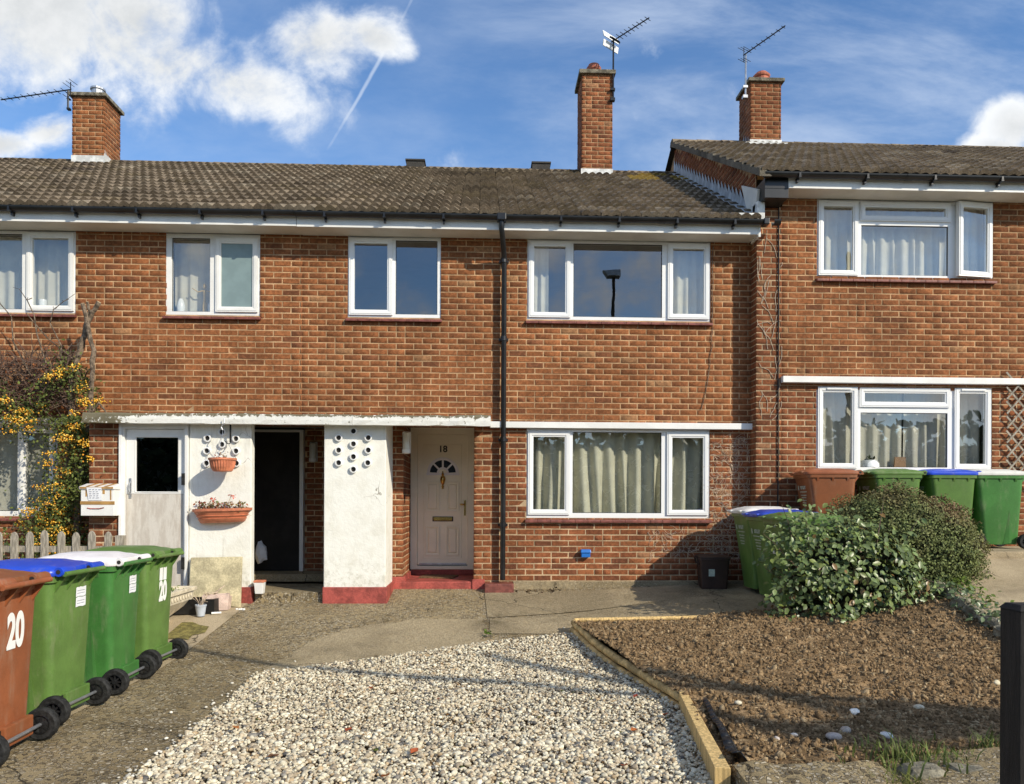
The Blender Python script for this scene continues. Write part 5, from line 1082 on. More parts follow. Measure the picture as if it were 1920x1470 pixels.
# half-round wall planter
wp = empty('wall_planter', (-3.10, -.78, 1.22), world=True); tag(wp, 'wide terracotta wall planter with reddish geraniums on the white panel', 'planter')
m = MB(); k = 18; rg = []
for a_, d_, z in ((.245, .10, 1.215), (.262, .12, 1.225), (.285, .15, 1.27), (.275, .143, 1.275), (.305, .17, 1.30), (.295, .163, 1.305), (.325, .19, 1.35), (.345, .205, 1.355), (.345, .205, 1.385), (.325, .19, 1.385), (.30, .17, 1.36)):
    rg.append([(-3.098 + a_ * math.copysign(abs(math.cos(PI + PI * j / k)) ** .6, math.cos(PI + PI * j / k)), -.702 - d_ * abs(math.sin(PI * j / k)) ** .75, z + .012 * math.cos(PI + PI * j / k)) for j in range(k + 1)])
m.loft(rg); m.build('trough', MT['terra'], wp, smooth=True)
sprigs('foliage', 330, -3.10, -.79, 1.36, .30, .075, .10, [(.16, .11, .04), (.22, .07, .04), (.28, .20, .07), (.11, .13, .04), (.32, .12, .06)], .034, wp)
for x, z in ((-3.20, 1.50), (-2.98, 1.54)):
    m = MB(); m.tube([(x - .04, -.80, 1.40), (x - .02, -.81, 1.46), (x + .02, -.82, z)], .004, 4); m.build('stem', MT['twig'], wp); sprigs('flower', 16, x + .02, -.82, z - .02, .035, .02, .03, [(.55, .10, .06), (.6, .2, .14)], .026, wp)
sprigs('flower', 14, -3.08, -.83, 1.42, .06, .02, .03, [(.6, .18, .22)], .02, wp)
# leaning slab, stone trough on pedestal, small pots
m = MB(); m.hexa([(-3.415, -.93, .315), (-2.83, -.90, .225), (-2.83, -.86, .225), (-3.415, -.89, .315)], [(-3.455, -.765, .80), (-2.857, -.765, .812), (-2.857, -.722, .812), (-3.455, -.722, .80)]); tag(m.build('paving_slab', MT['slab'], bevel=.008), 'square buff paving slab leaning against the white panel', 'slab')
tr = empty('stone_planter', (-3.52, -1.75, .05), world=True); tag(tr, 'long cream stone planter on a moulded pedestal behind the green bin', 'planter')
def tr_ring(hw, y0, y1, z): return [(-3.50 - hw, y0, z), (-3.50 + hw, y0, z), (-3.50 + hw, y1, z), (-3.50 - hw, y1, z)]
m = MB(); m.loft([tr_ring(.07, -2.0, -1.5, .19), tr_ring(.09, -2.08, -1.42, .22), tr_ring(.15, -2.25, -1.25, .29), tr_ring(.20, -2.36, -1.14, .355), tr_ring(.205, -2.38, -1.12, .36), tr_ring(.21, -2.40, -1.10, .455), tr_ring(.235, -2.43, -1.07, .46), tr_ring(.235, -2.43, -1.07, .50), tr_ring(.19, -2.38, -1.12, .50), tr_ring(.185, -2.37, -1.13, .47)]); m.build('trough', MT['stone'], tr, bevel=.004)
m = MB(); m.loft([tr_ring(.16, -2.22, -1.28, .03), tr_ring(.16, -2.22, -1.28, .09), tr_ring(.11, -2.12, -1.38, .13), tr_ring(.065, -1.98, -1.52, .19)]); m.build('pedestal', MT['stone'], tr, bevel=.004)
for i in range(16):
    y = -2.32 + i * .076; m = MB(); m.lathe([(.004, 0), (.028, .004), (.02, .010)], 8, (0, 0, 0), 'X'); o = m.build('relief_rosette', MT['stone'], tr); o.location = Vector((-3.291, y, .41))
sprigs('plant', 130, -3.50, -1.7, .47, .15, .5, .07, [(.10, .16, .03), (.16, .2, .05)], .035, tr)
bb = empty('black_planter', (-3.2, -1.12, .10), world=True); tag(bb, 'square black plastic planter in shade by the leaning slab', 'planter'); z0_ = float(gz(-3.2, -1.1))
m = MB(); m.loft([[(x, y, z) for x, y in ((-3.46, -1.27), (-3.03, -1.19), (-2.99, -.97), (-3.44, -1.0))] for z in (z0_, z0_ + .165)] + [[(x, y, z0_ + .165) for x, y in ((-3.44, -1.25), (-3.05, -1.175), (-3.01, -.985), (-3.42, -1.02))], [(x, y, z0_ + .12) for x, y in ((-3.44, -1.25), (-3.05, -1.175), (-3.01, -.985), (-3.42, -1.02))]]); m.build('box', MT['black'], bb)
t2 = empty('pink_trough', (-3.03, -1.05, .2), world=True); tag(t2, 'small pinkish plastic trough with dead stems by the leaning slab', 'planter')
def bx4(w0, w1, h0, h1): return [(-3.175 + w0, -1.14 + w0, h0), (-2.92 - w0, -1.03 + w0, h1), (-2.95 - w0, -.92 - w0, h1), (-3.20 + w0, -1.02 - w0, h0)]
m = MB(); m.loft([[(-3.03, -1.10, z0_ + .02), (-2.93, -1.03, z0_ + .02), (-2.93, -.93, z0_ + .02), (-3.03, -.95, z0_ + .02)], [(-3.04, -1.11, z0_ + .17), (-2.92, -1.04, z0_ + .17), (-2.92, -.92, z0_ + .17), (-3.04, -.94, z0_ + .17)]])
m.loft([bx4(-.006, 0, .345, .345), bx4(-.008, 0, .395, .40), bx4(.02, 0, .395, .40), bx4(.025, 0, .37, .37)]); m.build('trough', pm('pinkish_plastic', (.55, .42, .36), .7, .15, 9, fine=.15), t2)
m = MB(); m.tube([(-3.10, -1.05, .38), (-3.02, -1.03, .46), (-2.97, -1.0, .50)], [.010, .009, .004], 5); m.build('dead_stem', MT['twig'], t2)
for i in range(6): m = MB(); a = rng.uniform(-.12, .0); m.tube([(-3.10 + a * .6, -1.05, .38), (-3.12 + a, -1.07 + rng.normal(0, .02), .42), (-3.0 + a * 1.3, -1.06, .42)], .0035, 4); m.build('dead_stem', MT['twig'], t2)
gp = empty('flower_pot', (-3.14, -1.30, z0_ - .01), world=True); tag(gp, 'small grey pot with dried stems in front of the black planter', 'flower pot')
m = MB(); m.lathe([(.042, z0_ - .01), (.058, z0_ + .10), (.062, z0_ + .10), (.062, z0_ + .118), (.054, z0_ + .118), (.050, z0_ + .08)], 18, (-3.14, -1.30, 0)); m.build('pot', MT['bluegrey'], gp, smooth=True)
for i in range(13):
    a = rng.uniform(0, 6.28); l = rng.uniform(.03, .11); m = MB(); m.tube([(-3.14, -1.30, z0_ + .09), (-3.14 + l * .4 * math.cos(a), -1.30 + l * .4 * math.sin(a), z0_ + .15), (-3.14 + l * math.cos(a), -1.30 + l * math.sin(a), z0_ + .15 + rng.uniform(.0, .11))], .003, 4); m.build('dead_stem', MT['twig'], gp)
m = MB(); m.tube([(-3.05, -1.22, z0_ + .01), (-2.95, -1.19, z0_ + .012)], .012, 6); tag(m.build('plaster_offcut', MT['decal']), 'small white stick lying on the drive by the planters', 'offcut')
wpt = empty('flower_pot', (-2.65, -.72, .37), world=True); tag(wpt, 'cream pot with terracotta rim at the corner of the dark porch', 'flower pot')
m = MB(); m.loft([[(-2.655 + a * r_, -.72 + b_ * r_, z) for a, b_ in ((-1, -1), (1, -1), (1, 1), (-1, 1))] for r_, z in ((.045, .37), (.055, .50), (.058, .505))]); m.build('pot', MT['white'], wpt, bevel=.006)
m = MB(); m.loft([[(-2.655 + a * r_, -.72 + b_ * r_, z) for a, b_ in ((-1, -1), (1, -1), (1, 1), (-1, 1))] for r_, z in ((.06, .506), (.06, .528), (.048, .528), (.046, .51))]); m.build('rim', MT['terra'], wpt, bevel=.003)
for i in range(4): stone('chipping', (-2.84 + .025 * i, -.98 - .01 * (i % 2), z0_ + .02), .02, (.75, .74, .70), ['largest white chipping nearest the leaning slab', 'second white chipping from the leaning slab', 'third white chipping from the leaning slab', 'white chipping nearest the red plinth of the porch'][i], 'chipping', 'white plaster chippings', 90 + i)
v, f = ICO2; me = one('plastic_bag', v * np.array([.075, .08, .15]) * (1 + .22 * np.sin(v[:, [0]] * 7 + v[:, [2]] * 9) * np.cos(v[:, [1]] * 8)), f, (1, 1, 1)); me.materials.append(MT['paper']); o = lk('plastic_bag', me); o.location = (-2.97, .45, .78); tag(o, 'crumpled pale bag hanging in the gloom of the open porch', 'bag')
# wall lanterns
def lantern(x, y, z, label):
    l = empty('wall_light', (x, y, z), world=True); tag(l, label, 'wall light', 'porch wall lights')
    m = MB(); m.box(x - .055, x + .055, y - .02, y, z - .14, z + .14); m.build('backplate', MT['upvc'], l, bevel=.012)
    m = MB(); rg = []
    for r_, zz in ((.028, -.10), (.048, -.09), (.050, .08), (.040, .115), (.015, .13)): rg.append([(x + r_ * math.cos(2 * PI * j / 12), y - .06 + r_ * math.sin(2 * PI * j / 12), z + zz) for j in range(12)])
    m.loft(rg); m.build('glass_globe', MT['lamp_glass'], l, smooth=True)
    m = MB(); m.lathe([(.03, z - .15), (.055, z - .14), (.055, z - .095), (.048, z - .09)], 12, (x, y - .06, 0)); m.build('cap', MT['upvc'], l, smooth=True)
lantern(-.985, -.004, 2.24, 'white wall light on the brick beside the cream panelled door'); lantern(-2.375, .896, 2.17, 'white wall light on the brick inside the dark open porch')
m = MB(); m.hexa([(-.86, .42, .4405), (-.40, .34, .4405), (-.33, .74, .4405), (-.80, .82, .4405)], [(-.86, .42, .456), (-.40, .34, .456), (-.33, .74, .456), (-.80, .82, .456)]); tag(m.build('doormat', MT['mat']), 'brown coir doormat on the red step below the cream door', 'doormat')
# trellis at the right edge
tl = empty('trellis', (7.1, -.30, 1.9), world=True); tag(tl, 'grey diamond trellis fixed to the brick at the right edge', 'trellis')
for i in range(7):
    for sg in (1, -1):
        xs_ = 6.72 if sg == 1 else 6.72; z = 1.70 + i * .19
        m = MB(); y = -.27 - (.012 if sg == 1 else 0)
        a, b_ = (6.80, z + (0 if sg == 1 else .35)), (7.35, z + (.62 if sg == 1 else -.27))
        d = Vector((b_[0] - a[0], 0, b_[1] - a[1])).normalized(); nn = Vector((-d.z, 0, d.x)) * .011
        pa, pb_ = Vector((a[0], y, a[1])), Vector((b_[0], y, b_[1])); e = Vector((0, .010, 0))
        m.hexa([pa - nn, pb_ - nn, pb_ - nn + e, pa - nn + e], [pa + nn, pb_ + nn, pb_ + nn + e, pa + nn + e]); m.build('slat', MT['weath'], tl)
# picket fence
pf = empty('picket_fence', (-4.4, -2.1, .2), world=True); tag(pf, 'weathered wooden picket fence behind the row of bins', 'fence')
for i in range(11):
    x = -5.32 + i * .1535 + rng.normal(0, .004); h = 1.165 + rng.normal(0, .008); y = -2.1; w_ = .036; m = MB()
    m.loft([[(x - w_, yy, .15), (x + w_, yy, .15), (x + w_, yy, h - .045), (x + w_ * .55, yy, h - .012), (x, yy, h), (x - w_ * .55, yy, h - .012), (x - w_, yy, h - .045)] for yy in (y, y + .019)]); o = m.build('picket', MT['weath'], pf, bevel=.003)
for z in (.98, .42): m = MB(); m.box(-5.4, -3.66, -2.08, -2.045, z - .03, z + .03); m.build('rail', MT['weath'], pf)
m = MB(); m.box(-3.70, -3.62, -2.12, -2.04, .1, 1.12); m.build('post', MT['weath'], pf, bevel=.004)

# ------------------------------------------------------------------ plants
def leafmass(name, p, nr, size, cols, mat, parent, spin=None):
    n = len(p); spin = rng.uniform(0, 6.28, n) if spin is None else spin
    o = mass(name, LV, LF, frames(nr, spin) * np.asarray(size).reshape(-1, 1, 1), p, cols, MT[mat], parent); o['kind'] = 'stuff'; return o
# rounded evergreen shrub
hs = empty('rounded_shrub', (4.62, -1.5, .45), world=True); tag(hs, 'clipped rounded evergreen shrub, bronze on top, in front of the raised terrace', 'shrub')
HC, HR_ = np.array([4.62, -1.55, .88]), np.array([1.0, .80, .80])
def hebe_r(d): return .93 + .09 * (fbm(d[:, 0] * 1.7 + 7, d[:, 2] * 1.7 + d[:, 1] * 1.3 + 9, 1.7, 3, 60) - .5) * 2 + .10 * (fbm(d[:, 0] * 7 + 30, d[:, 2] * 7 + d[:, 1] * 5 + 30, 1.6, 2, 66) - .5) * 2
n = 52000; d = rng.normal(0, 1, (n, 3)); d /= np.linalg.norm(d, axis=1, keepdims=True); d = d[(d[:, 2] > -.62) & (d[:, 1] < .45)]; n = len(d)
rr_ = hebe_r(d); p = HC + d * HR_ * (rr_ * rng.uniform(.86, 1.045, n))[:, None]
br = np.clip(1.5 * (fbm(d[:, 0] * 2.2 + 3, d[:, 2] * 2.2 + 5, 1.5, 3, 70) - .42) + .8 * (d[:, 2] - .25) + .35 * d[:, 0] * (d[:, 2] > 0), 0, 1)[:, None]
cols = (np.array([[.155, .185, .065]]) * (1 - br) + np.array([[.185, .125, .068]]) * br) * rng.uniform(.6, 1.5, (n, 1))
leafmass('foliage', p, d + rng.normal(0, .55, (n, 3)), rng.uniform(.018, .034, n), cols, 'leaf', hs)
v, f = ICO2; bmh = bmesh.new(); bmesh.ops.create_icosphere(bmh, subdivisions=5, radius=1)
vv = np.array([x.co for x in bmh.verts]); ff = [tuple(q.index for q in x.verts) for x in bmh.faces]; bmh.free()
me = one('shaded_core_mass', HC + vv * HR_ * (hebe_r(vv) * .875)[:, None], ff, (.03, .032, .016)); me.materials.append(MT['clod']); lk('shaded_twig_core', me, None, hs)['kind'] = 'stuff'  # solid twig core; the shade deep among the leaves is in its colour
# broad-leaved shrub
vb = empty('leafy_shrub', (3.75, -2.1, .25), world=True); tag(vb, 'loose broad leaved shrub with pale shiny leaves in front of the rounded shrub', 'shrub')
VC, VR_ = np.array([3.78, -2.2, .72]), np.array([.98, .48, .70])
n = 2900; d = rng.normal(0, 1, (n, 3)); d[:, 1] -= .35; d /= np.linalg.norm(d, axis=1, keepdims=True); d = d[d[:, 2] > -.75]; n = len(d)
lump = .80 + .42 * (fbm(d[:, 0] * 2 + 11, d[:, 2] * 2 + 13, 1.6, 3, 80) - .5) * 2
r_ = np.where(rng.random(n) < .75, rng.uniform(.82, 1.1, n), rng.uniform(.45, .85, n)); p = VC + d * VR_ * (lump * r_)[:, None]
p[:, 2] = np.maximum(p[:, 2], sz(p[:, 0], p[:, 1]) + .02)
ex = []      # leafy shoots that stand out of the mass
for (a, b_, k) in (((3.05, -2.35, .95), (2.80, -2.42, 1.17), 13), ((3.15, -2.3, 1.1), (3.02, -2.35, 1.46), 14), ((3.3, -2.3, 1.2), (3.22, -2.4, 1.52), 12), ((4.0, -2.4, 1.25), (4.02, -2.45, 1.55), 9), ((4.3, -2.35, 1.1), (4.42, -2.4, 1.36), 9), ((3.0, -2.4, .62), (2.83, -2.5, .55), 9), ((4.5, -2.4, .7), (4.75, -2.6, .58), 12), ((4.55, -2.5, .5), (4.82, -2.8, .44), 10)):
    a, b_ = np.array(a), np.array(b_); q = MB(); q.tube([a + (a - b_) * .8, a, (a + b_) / 2 + .01, b_], [.007, .006, .004, .002], 5); q.build('shoot', MT['bark'], vb)
    t = np.linspace(0, 1, k); ex.append(a + (b_ - a) * t[:, None] + rng.normal(0, .028, (k, 3)))
d2 = rng.normal(0, 1, (620, 3)); d2[:, 1] -= .4; d2 /= np.linalg.norm(d2, axis=1, keepdims=True); ex.append(np.array([3.50, -2.28, 1.04]) + d2 * np.array([.52, .26, .40]) * rng.uniform(.6, 1.1, (620, 1)))
p = np.concatenate([p, *ex]); n = len(p); d = np.concatenate([d, np.tile([[-.3, -.6, .6]], (n - len(d), 1))])
nr = d * np.array([.5, .8, .4]) + np.array([.15, -.45, .75]) + rng.normal(0, .45, (n, 3))
sz_ = rng.uniform(.045, .088, n)
cols = np.where(rng.random((n, 1)) < .12, np.array([[.16, .20, .05]]), np.array([[.135, .185, .065]])) * rng.uniform(.6, 1.5, (n, 1)); cols[rng.random(n) < .03] = (.20, .12, .04)
Mv = frames(nr, rng.normal(PI, .9, n)) * sz_[:, None, None]
key = p[:, 1] * 1.0 + .25 * (p[:, 2] - .8) * -1 + rng.uniform(0, .15, n); order = np.argsort(key); near = order[:300]; restl = order[300:]
LVAR = [one('leaf', LV * np.array([1, 1, rng.uniform(.5, 1.8)]), LF, c) for c in ((.12, .175, .05), (.09, .135, .04), (.15, .205, .065), (.13, .18, .055), (.19, .22, .055))]
for m in LVAR: m.materials.append(MT['leafv']); m.shade_smooth()
for i in near:
    o = lk('leaf', LVAR[rng.integers(5)], None, vb); o.matrix_local = Matrix.LocRotScale(Vector(p[i]), Matrix((Mv[i] / sz_[i]).tolist()).to_quaternion(), Vector((sz_[i],) * 3))
o = mass('foliage', LV, LF, Mv[restl], p[restl], cols[restl], MT['leafv'], vb, smooth=True); o['kind'] = 'stuff'
for i in range(34):
    a = rng.uniform(-1, 1); q = MB(); x0_ = 3.75 + .35 * a; q.tube([(x0_, -2.15, .25), (x0_ + .2 * a, -2.2, .6), (3.75 + .8 * a, -2.2 + rng.normal(0, .15), .8 + .4 * (1 - a * a) * rng.random())], [.012, .009, .004], 5); q.build('stem', MT['bark'], vb)
v, f = ICO2; me = one('shaded_twig_core', VC + v * VR_ * np.array([.62, .45, .66]) + np.array([0, .1, -.05]), f, (.03, .032, .018)); me.materials.append(MT['clod']); lk('shaded_twig_core', me, None, vb)['kind'] = 'stuff'  # dark core colour carries the shade inside the loose leaves
# weeds along the stone edging
def tuft(name, label, loc, n, h, rad, col, lean=.5, wd=.0045, seed=1, cat='grass'):
    rr = np.random.default_rng(seed); mb = MB()
    for i in range(n):
        a = rr.uniform(0, 6.28); x, y = loc[0] + rr.normal(0, rad), loc[1] + rr.normal(0, rad * .7); hh = h * rr.uniform(.45, 1.15); l = lean * hh * rr.uniform(.2, 1.3); ca, sa = math.cos(a), math.sin(a); w_ = wd * rr.uniform(.6, 1.3)
        mb.cur = tuple(np.array(col) * rr.uniform(.6, 1.6)); pz = loc[2]
        P_ = [(x - sa * w_, y + ca * w_, pz), (x + sa * w_, y - ca * w_, pz), (x + ca * l * .3 + sa * w_ * .8, y + sa * l * .3 - ca * w_ * .8, pz + hh * .55), (x + ca * l * .3 - sa * w_ * .8, y + sa * l * .3 + ca * w_ * .8, pz + hh * .55), (x + ca * l, y + sa * l, pz + hh * (1 - .25 * rr.random()))]
        mb.add(P_, [(0, 1, 2, 3), (3, 2, 4)])
    return tag(mb.build(name, MT['leaf'], normals=False), label, cat, kind='stuff')
tuft('grass_tuft', 'tufts of green grass growing over the broken kerb stones', (2.28, -6.06, .12), 240, .12, .16, (.12, .15, .04), .9, seed=2)
tuft('grass_tuft', 'yellowish grass tuft in front of the rough kerb', (2.03, -6.34, .06), 150, .12, .07, (.16, .17, .045), .7, seed=3)
tuft('grass_tuft', 'small grass tuft on the soil beside the dark post', (2.72, -5.95, .14), 40, .14, .04, (.13, .16, .05), .9, seed=4)
n = 420; p = np.stack([rng.normal(4.90, .06, n), rng.normal(-2.2, .40, n), np.zeros(n)], 1); p[:, 2] = dz_(p[:, 0], p[:, 1]) + rng.uniform(0, .10, n)
tag(leafmass('weeds', p, rng.normal(0, .6, (n, 3)) + [0, -.4, 1], rng.uniform(.025, .06, n), np.array([[.13, .19, .035]]) * rng.uniform(.6, 1.4, (n, 1)), 'leaf', None), 'bright green weeds growing along the stone edging', 'weeds')
n = 420; p = np.stack([rng.normal(4.68, .08, n), rng.uniform(-3.3, -1.8, n), np.zeros(n)], 1); p[:, 2] = sz(p[:, 0], p[:, 1]) + rng.uniform(.02, .16, n)
tag(leafmass('trailing_leaves', p, rng.normal(0, .6, (n, 3)) + [0, -.7, .8], rng.uniform(.03, .07, n), np.array([[.10, .14, .06]]) * rng.uniform(.6, 1.4, (n, 1)), 'leafv', None), 'trailing leaves hanging over the low stone edging', 'weeds')
n = 22; p = np.stack([.045 + rng.normal(0, .02, n), rng.normal(-2.13, .05, n), np.full(n, .13)], 1); tag(leafmass('weed', p, rng.normal(0, .5, (n, 3)) + [0, 0, 1], rng.uniform(.02, .05, n), np.array([[.11, .17, .03]]) * rng.uniform(.7, 1.3, (n, 1)), 'leaf', None), 'small green weed in the crack between the concrete slabs', 'weeds')
n = 70; p = np.stack([rng.uniform(.30, 1.0, n) ** 1.3, rng.normal(-.18, .05, n), np.zeros(n)], 1); p[:, 2] = gz(p[:, 0], p[:, 1]) + .012
tag(leafmass('leaf_litter', p, rng.normal(0, .5, (n, 3)) + [0, 0, 1], rng.uniform(.02, .05, n), np.array([[.045, .025, .015]]) * rng.uniform(.5, 1.6, (n, 1)), 'leaf', None), 'dark dead leaf litter at the foot of the black downpipe', 'leaf litter')
# orange-berried wall shrub with hard-pruned stems
py_ = empty('berry_shrub', (-5.1, -.4, .25), world=True); tag(py_, 'wall shrub thick with orange berries and hard pruned bare branches', 'shrub')
def pyr_pts(n):
    t = rng.random(n); z = .35 + 2.15 * t; cx_ = -5.18 + .30 * t + .18 * np.sin(z * 4); w_ = .40 - .06 * np.sin(z * 5 + 1) - .05 * t
    a = np.stack([cx_ + rng.normal(0, .55, n) * w_, -.42 + rng.normal(0, .13, n), z], 1)
    m = int(n * .33); b_ = np.stack([rng.uniform(-6.5, -4.75, m), -.42 + rng.normal(0, .14, m), np.zeros(m)], 1)
    b_[:, 2] = 2.55 + .16 * np.sin(b_[:, 0] * 6) + .34 * np.exp(-((b_[:, 0] + 5.15) / .36) ** 2) + rng.normal(0, .13, m); return np.concatenate([a, b_])
p = pyr_pts(9500); n = len(p); p[:, 1] = np.minimum(p[:, 1], -.06)
leafmass('foliage', p, rng.normal(0, .6, (n, 3)) + [.1, -.8, .6], rng.uniform(.022, .05, n), np.array([[.085, .105, .026]]) * rng.uniform(.5, 1.8, (n, 1)), 'leaf', py_)
c = pyr_pts(215); c[:, 1] -= .09; keep = fbm(c[:, 0] * 1 + 20, c[:, 2] + 20, 3.3, 3, 90) > .44; c = c[keep]
b_ = np.repeat(c, 22, 0) + rng.normal(0, .036, (len(c) * 22, 3)) * [1.3, .6, .65]; n = len(b_)
D = np.einsum('n,ij->nij', rng.uniform(.0075, .0125, n), np.eye(3)); cols = np.array([(.78, .40, .025), (.84, .50, .05), (.70, .29, .015), (.82, .58, .12)])[rng.integers(0, 4, n)] * rng.uniform(.8, 1.1, (n, 1))
o = mass('berries', *ICO1, D, b_, cols, MT['berry'], py_, True); o['kind'] = 'stuff'
for pts, rads in ((p_, [q_ * .78 for q_ in r_]) for p_, r_ in (([(-5.0, -.40, .3), (-4.95, -.40, 1.4), (-4.80, -.44, 2.5), (-4.76, -.46, 2.92), (-4.75, -.46, 3.3), (-4.80, -.47, 3.62), (-4.865, -.48, 3.86)], [.05, .05, .045, .04, .037, .034, .032]),
                  ([(-5.1, -.34, 1.8), (-5.06, -.36, 2.6), (-5.03, -.38, 2.95), (-4.99, -.38, 3.2), (-4.90, -.38, 3.45), (-4.86, -.38, 3.62), (-4.79, -.40, 3.78), (-4.70, -.42, 3.90)], [.05, .05, .06, .052, .046, .045, .04, .038]),
                  ([(-4.86, -.38, 3.62), (-4.83, -.40, 3.80), (-4.84, -.42, 3.90)], [.03, .024, .02]), ([(-4.76, -.46, 2.55), (-4.66, -.50, 2.66), (-4.55, -.52, 2.52)], [.018, .015, .010]))):
    k = []; kr = []
    for i in range(len(pts) - 1):
        for j in range(3):
            t = j / 3; k.append(tuple(np.array(pts[i]) * (1 - t) + np.array(pts[i + 1]) * t + rng.normal(0, .006, 3))); kr.append((rads[i] * (1 - t) + rads[i + 1] * t) * rng.uniform(.88, 1.14))
    k.append(pts[-1]); kr.append(rads[-1]); q = MB(); q.tube(k, kr, 8); q.build('branch', MT['bark'], py_)
    e = (Vector(k[-1]) - Vector(k[-2])).normalized(); q = MB(); q.tube([Vector(k[-1]) + e * .0005, Vector(k[-1]) + e * .004], kr[-1] * .93, 10); q.build('cut_end', MT['cut'], py_)
tw = MB()
for i in range(430):
    x0_, z0_ = rng.uniform(-6.3, -4.95), rng.uniform(2.55, 3.2); a = rng.uniform(-.5, 3.6); l = rng.uniform(.15, .6); pp = [Vector((x0_, -.35 + rng.normal(0, .1), z0_))]
    for j in range(5):
        a += rng.normal(0, .45); nx_ = pp[-1] + Vector((math.cos(a) * l / 5, rng.normal(0, .02), math.sin(a) * l / 5)); nx_.y = min(nx_.y, -.03); pp.append(nx_)
    if max(q.z for q in pp) > 3.62 - .35 * abs(pp[0].x + 5.5): continue
    tw.tube(pp, [.007 * rng.uniform(.5, 1.1)] * 3 + [.004, .003, .002], 4, cap=False)
o = tw.build('twigs', pm('dark_twig', (.12, .075, .055), .9, .3, 30), py_, normals=False); o['kind'] = 'stuff'
for pts in ([(-5.15, -.45, 3.0), (-5.12, -.47, 3.35), (-5.25, -.48, 3.62), (-5.20, -.5, 3.78), (-5.08, -.5, 3.88), (-4.98, -.5, 3.95)], [(-5.3, -.45, 3.1), (-5.42, -.46, 3.5), (-5.45, -.46, 3.72), (-5.53, -.47, 3.9), (-5.62, -.47, 4.03)], [(-5.5, -.45, 3.0), (-5.7, -.46, 3.4), (-5.72, -.46, 3.7), (-5.85, -.46, 3.85)], [(-4.9, -.42, 2.95), (-5.0, -.44, 3.2), (-5.3, -.46, 3.45), (-5.55, -.46, 3.75)]):
    q = MB(); q.tube(pts, [.010, .009, .007, .006, .004, .003][:len(pts)], 5); q.build('long_twig', MT['bark'], py_)
    for i in range(9):
        a = Vector(pts[rng.integers(1, len(pts))]); b2_ = a + Vector((rng.normal(0, .06), rng.normal(0, .03), rng.uniform(.0, .08))); q = MB(); q.tube([a, b2_], .003, 4); q.build('spur', MT['bark'], py_)
# low foliage inside the left garden
n = 1500; p = np.stack([rng.uniform(-6.4, -3.9, n), rng.normal(-.75, .3, n), rng.uniform(.25, 1.0, n)], 1); p[:, 2] *= .6 + .4 * np.sin(p[:, 0] * 3) ** 2
tag(leafmass('ground_cover', p, rng.normal(0, .6, (n, 3)) + [0, -.5, .9], rng.uniform(.03, .06, n), np.array([[.055, .075, .03]]) * rng.uniform(.5, 1.5, (n, 1)), 'leaf', None), 'dark low growth behind the picket fence', 'ground cover')
# dried creeper on the bricks
cr = empty('dead_creeper', (3.2, -.01, .5), world=True); tag(cr, 'dried remains of a climber on the brick beside the low window', 'creeper')
tw = MB()
for i in range(420):
    x, z = rng.uniform(3.0, 3.50), rng.uniform(.75, 2.35)
    if rng.random() < .3: x, z = rng.uniform(2.2, 3.3), rng.uniform(.75, 1.15)
    a = rng.uniform(0, 6.28); pp = [(x, -.006, z)]
    for j in range(4): a += rng.normal(0, .6); x += math.cos(a) * .035; z += math.sin(a) * .035; pp.append((min(x, 3.51), -.006 - .004 * rng.random(), z))
    tw.tube(pp, .0022, 3, cap=False)
for i in range(26):
    x, z = rng.uniform(3.54, 3.83), rng.uniform(2.5, 4.9); a = rng.choice([.9, 1.2, 2.0]) + rng.normal(0, .3); pp = [(x, YR - .008, z)]
    for j in range(5): a += rng.normal(0, .3); x += math.cos(a) * .05; z += math.sin(a) * .06; pp.append((min(max(x, 3.53), 3.85), YR - .008, z))
    tw.tube(pp, .0035, 4, cap=False)
o = tw.build('tendrils', MT['twig'], cr, normals=False); o['kind'] = 'stuff'
q = MB(); z = 4.85; x = 3.02; pp = []
while z > 2.6: pp.append((x, -.012, z)); z -= .12; x += rng.normal(0, .012) - (.03 if z < 3.0 else 0)
q.tube(pp, .005, 5); q.build('main_stem', MT['bark'], cr)
# fallen leaves on the gravel
for i, (x, y, s_, c, lb) in enumerate([(-1.51, -5.15, .035, (.42, .16, .05), 'orange brown dead leaf on the left part of the gravel'), (-.84, -5.22, .045, (.30, .07, .03), 'rust red dead leaf in the middle of the gravel'), (-1.19, -5.70, .05, (.13, .06, .03), 'dark brown dead leaf on the gravel, near the bottom left'), (-.40, -5.65, .045, (.32, .08, .03), 'red brown dead leaf on the gravel, bottom centre'), (-.48, -5.99, .05, (.28, .09, .03), 'brown curled dead leaf at the bottom edge of the gravel'), (-.3, -4.43, .03, (.18, .06, .04), 'small dark dead leaf on the upper gravel'), (-.83, -4.13, .03, (.36, .10, .04), 'small reddish dead leaf on the upper left gravel'),
        (.97, -5.22, .05, (.36, .11, .03), 'bright orange dead leaf on the gravel near the timber board'), (1.10, -4.48, .035, (.25, .05, .03), 'dark red dead leaf in the shade of the log edging'), (1.22, -4.95, .05, (.28, .06, .02), 'rust dead leaf against the joint of logs and board'), (.76, -5.88, .045, (.34, .08, .03), 'brown dead leaf on the gravel in the bottom right')]):
    v = np.array([(0, 0, 0), (-.5, .5, .25), (0, .55, .02), (.5, .5, .3), (-.38, 1.0, .2), (0, 1.05, .06), (.36, 1.0, .1), (0, 1.5, .25)]) * s_; me = one('dead_leaf', v, LF, c); me.materials.append(MT['leaf']); o = lk('dead_leaf', me); o.location = (x, y, float(gz(x, y)) + .052); o.rotation_euler = (rng.normal(0, .2), rng.normal(0, .2), rng.uniform(0, 6)); tag(o, lb, 'leaf', 'dead leaves on the gravel')

